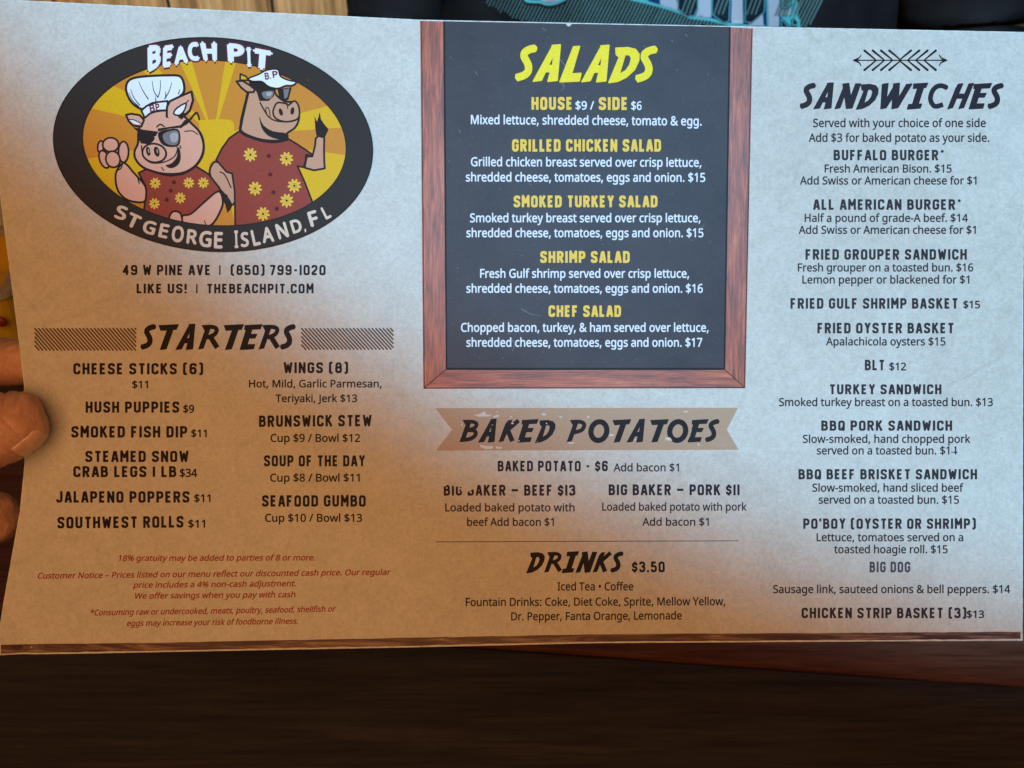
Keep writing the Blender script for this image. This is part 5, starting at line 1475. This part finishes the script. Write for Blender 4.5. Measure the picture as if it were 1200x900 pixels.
TOP = (('B', [(55, 95), (170, 82), (165, 262), (58, 322)]), ('E', [(185, 98), (275, 82), (248, 270), (180, 280)]), ('A', [(272, 95), (385, 95), (395, 240), (278, 262)]), ('C', [(385, 68), (478, 62), (492, 222), (392, 222)]),
       ('H', [(486, 62), (630, 62), (630, 228), (522, 225)]), ('P', [(712, 72), (862, 85), (850, 240), (722, 238)]), ('I', [(868, 108), (914, 108), (918, 272), (878, 270)]), ('T', [(930, 112), (1092, 142), (1080, 300), (915, 290)]))
p = Print(L_AFTER + 6)
for ch, q in TOP:
    q = zC(q)
    p.quad_letter('bookbold', ch, *q, WINE, 170, .13)
p.layer += 4
for ch, q in TOP:
    q = zC(q)
    p.quad_letter('bookbold', ch, *q, HATW, 105)
p.build('lettering', ring)
BOT = ((0, 'S', 125, 190, 170, 55, 118), (0, 'T', 240, 270, 300, 140, 135), (0, 'G', 410, 335, 450, 205, 130), (0, 'E', 560, 375, 590, 235, 95), (0, 'O', 705, 420, 725, 255, 120), (0, 'R', 850, 438, 865, 290, 105),
       (0, 'G', 985, 468, 1000, 305, 125), (0, 'E', 1120, 482, 1125, 315, 88), (1, 'I', 190, 478, 185, 300, 40), (1, 'S', 275, 468, 270, 315, 82), (1, 'L', 400, 452, 365, 290, 78), (1, 'A', 515, 422, 490, 265, 118),
       (1, 'N', 670, 378, 625, 225, 110), (1, 'D', 810, 322, 770, 190, 105), (1, ',', 888, 318, 876, 285, 22), (1, 'F', 985, 255, 940, 105, 95), (1, 'L', 1120, 180, 1060, 60, 66))
p = Print(L_AFTER + 8)
for g, ch, bx, by, tx, ty, w in BOT:
    ox = 125 if g == 0 else 255
    b = (ox + bx / 8.571, 235 + by / 8.571)
    t = (ox + tx / 8.571, 235 + ty / 8.571)
    ux, uy = t[0] - b[0], t[1] - b[1]
    L = math.hypot(ux, uy)
    rx, ry = -uy / L * w / 8.571 / 2, ux / L * w / 8.571 / 2
    p.quad_letter('bookbold', ch, (t[0] - rx, t[1] - ry), (t[0] + rx, t[1] + ry), (b[0] + rx, b[1] + ry), (b[0] - rx, b[1] - ry), CREAM, 62)
p.build('lettering', ring)

# ------------------------------------------------------------------ the hand that holds it
SKINM, nt_, b_ = new_mat('skin', 0.5, 0.45)
v_ = coords(nt_)
sk = ramp(nt_, noise(nt_, v_, 70, 5, .65), [(0.3, (0.50, 0.215, 0.125)), (0.7, (0.68, 0.35, 0.22))])
sk = mix(nt_, sk, ramp(nt_, noise(nt_, v_, 500, 4, .7), [(0.35, grey(.82)), (0.6, grey(1.05))]), .8, 'MULTIPLY')
nt_.links.new(sk, b_.inputs['Base Color'])
b_.inputs['Subsurface Weight'].default_value = 0.12
b_.inputs['Subsurface Radius'].default_value = (0.003, 0.0012, 0.0006)
b_.inputs['Subsurface Scale'].default_value = 1.0
vo_ = nd(nt_, 'ShaderNodeTexVoronoi', feature='DISTANCE_TO_EDGE')
vo_.inputs['Scale'].default_value = 1300
nt_.links.new(v_, vo_.inputs['Vector'])
hs_ = mix(nt_, noise(nt_, coords(nt_, (1, .45, .45)), 150, 5, .65, .6), ramp(nt_, vo_.outputs['Distance'], [(0, grey(0)), (.25, grey(1))]), .06)
cre_ = ramp(nt_, noise(nt_, coords(nt_, (1, .22, .22), (0, 0, .3)), 230, 3, .55, .5), [(0.46, grey(1)), (0.5, grey(0.55)), (0.54, grey(1))])
hs_ = mix(nt_, hs_, cre_, 1.0, 'MULTIPLY')
bump(nt_, b_, hs_, .5, .0006)
J = {}
HV, HE, HR = [], [], []


def jv(px, py, z, r, ry=None):
    HV.append(((px - 600) * S * (D - z) / D, (450 - py) * S * (D - z) / D, z))
    HR.append((r, ry or r))
    return len(HV) - 1


def chain(first, pts):
    last = first
    for q in pts:
        k = jv(*q)
        HE.append((last, k))
        last = k
    return last


wrist = jv(-330, 640, -.030, .026, .022)
chain(wrist, [(-520, 720, -.045, .030, .026), (-800, 830, -.07, .036), (-1100, 950, -.10, .042)])
palm = chain(wrist, [(-235, 585, -.030, .030, .020), (-150, 530, -.034, .028, .016)])
chain(palm, [(-120, 462, -.036, .0115), (-70, 436, -.034, .0098), (-10, 424, -.026, .0090), (30, 424, -.016, .0082), (62, 426, -.0115, .0066)])
chain(palm, [(-105, 505, -.040, .0115), (-55, 500, -.042, .0100), (0, 498, -.034, .0092), (52, 498, -.018, .0082), (76, 498, -.0125, .0066)])
chain(palm, [(-115, 552, -.042, .0110), (-85, 552, -.052, .0096), (-50, 548, -.056, .0088), (-22, 545, -.046, .0080), (-16, 543, -.036, .0066)])
chain(palm, [(-150, 600, -.038, .0110), (-100, 612, -.038, .0098), (-60, 611, -.028, .0108), (-25, 608, -.0195, .0106), (0, 606, -.0145, .0092), (11, 603, -.0125, .0062)])
chain(palm - 1, [(-190, 545, -.012, .018, .016), (-125, 532, .0065, .0140), (-75, 522, .0110, .0130), (-30, 512, .0105, .0126), (4, 502, .0084, .0122), (26, 493, .0068, .0108), (43, 486, .0052, .0086), (54, 482, .0042, .0056)])
me = bpy.data.meshes.new('hand_cage')
me.from_pydata(HV, HE, [])
tmp = bpy.data.objects.new('hand_cage', me)
COL.objects.link(tmp)
sm = tmp.modifiers.new('skin', 'SKIN')
sm.use_smooth_shade = True
for i, s in enumerate(me.skin_vertices[0].data):
    s.radius = (HR[i][0] * 1.12, HR[i][1] * 1.12)
    s.use_root = (i == 0)
ss = tmp.modifiers.new('sub', 'SUBSURF')
ss.levels = ss.render_levels = 4
bpy.context.view_layer.update()
dg = bpy.context.evaluated_depsgraph_get()
ev = bpy.data.meshes.new_from_object(tmp.evaluated_get(dg))
hand_loc = W((HV[wrist][0], HV[wrist][1], HV[wrist][2]))
hverts = [v.co.copy() for v in ev.vertices]
# flatten the pads of thumb and fingers against the card
for v in hverts:
    k = D / (D - v.z)
    px, py = v.x * k / S + 600, 450 - v.y * k / S
    if px > -60:
        zs = float(sheet_z(px, py))
        if v.z > -0.004 and v.z < zs + 0.0006 and px > 8:
            v.z = zs + 0.0006
        if px > 12 and v.z <= -0.004 and v.z > zs - 0.0012:
            v.z = zs - 0.0012
faces = [tuple(f.vertices) for f in ev.polygons]
import mathutils.noise as mn
norms = [v.normal.copy() for v in ev.vertices]
for v, n in zip(hverts, norms):
    k = D / (D - v.z)
    px, py = v.x * k / S + 600, 450 - v.y * k / S
    amt = .0005 * mn.noise(v * 130) + .00022 * mn.noise(v * 420)
    if v.z > 0:
        for (cx, cy, an, w_, d_) in ((-8, 505, .35, 2.6, .0007), (2, 500, .5, 2.0, .0004), (-20, 508, .2, 2.4, .0005), (22, 510, -.9, 2.2, .0003)):
            q = (px - cx) * math.cos(an) + (py - cy) * math.sin(an)
            q += 3 * math.sin((py - cy) / 11.0)
            amt -= d_ * math.exp(-(q / w_) ** 2)
    v += n * amt
hand = mesh_obj('person', [W(v) for v in hverts], faces, SKINM, None, tuple(hand_loc), None, True,
                label='bare hand pinching the left edge of the menu, thumb in front and fingers behind', category='person')
bpy.data.objects.remove(tmp)
ROOTLOC['person_hand'] = tuple(hand_loc)



# thumbnail, wrapped round the outer side of the thumb and seen almost edge-on
from mathutils.bvhtree import BVHTree
NAILM, nt_, b_ = new_mat('fingernail', 0.25, 0.5)
nt_.links.new(ramp(nt_, noise(nt_, coords(nt_), 160, 3), [(0.3, (0.66, 0.35, 0.22)), (0.7, (0.76, 0.46, 0.31))]), b_.inputs['Base Color'])
bvh = BVHTree.FromPolygons([tuple(v) for v in hverts], faces)
tdir = Vector((math.cos(math.radians(27)), math.sin(math.radians(27)), -.15)).normalized()
ndir = Vector((.42, -.62, .48))
ndir = (ndir - tdir * ndir.dot(tdir)).normalized()
wdir = ndir.cross(tdir)
kc = (D - .006) / D
cen = Vector(((33 - 600) * S * kc, (450 - 501) * S * kc, .006))
NU, NV = 17, 13
vs, fs = [], []
ok = True
for lay in (0, 1):
    for i in range(NU):
        u = i / (NU - 1)
        for j in range(NV):
            v = j / (NV - 1) * 2 - 1
            wmax = .0052 * (1 if u < .72 else math.sqrt(max(.02, 1 - ((u - .72) / .30) ** 2)))
            o_ = cen + ndir * .03 + tdir * ((u - .5) * .0105) + wdir * (v * wmax)
            h_ = bvh.ray_cast(o_, -ndir)
            g_ = o_ - ndir * .026
            p_ = h_[0] if h_[0] is not None and (h_[0] - g_).length < .016 else bvh.find_nearest(g_)[0]
            rise = .00035 * min(1, (1 - abs(v)) * 5) * min(1, u * 6) + .00012
            p_ = p_ + ndir * (rise if lay == 0 else -.0006)
            zs = float(sheet_z(p_.x / kc / S + 600, 450 - p_.y / kc / S))
            p_.z = max(p_.z, zs + .0002)
            vs.append(W(p_))
for lay in (0, 1):
    for i in range(NU - 1):
        for j in range(NV - 1):
            a = lay * NU * NV + i * NV + j
            f = (a, a + NV, a + NV + 1, a + 1)
            fs.append(f if lay == 0 else f[::-1])
ring_ = [j for j in range(NV)] + [i * NV + NV - 1 for i in range(1, NU)] + [(NU - 1) * NV + j for j in range(NV - 2, -1, -1)] + [i * NV for i in range(NU - 2, 0, -1)]
for a, b in zip(ring_, ring_[1:] + ring_[:1]):
    fs.append((a, b, b + NU * NV, a + NU * NV))
mesh_obj('fingernail', vs, fs, NAILM, hand, tuple(hand_loc), None, True)
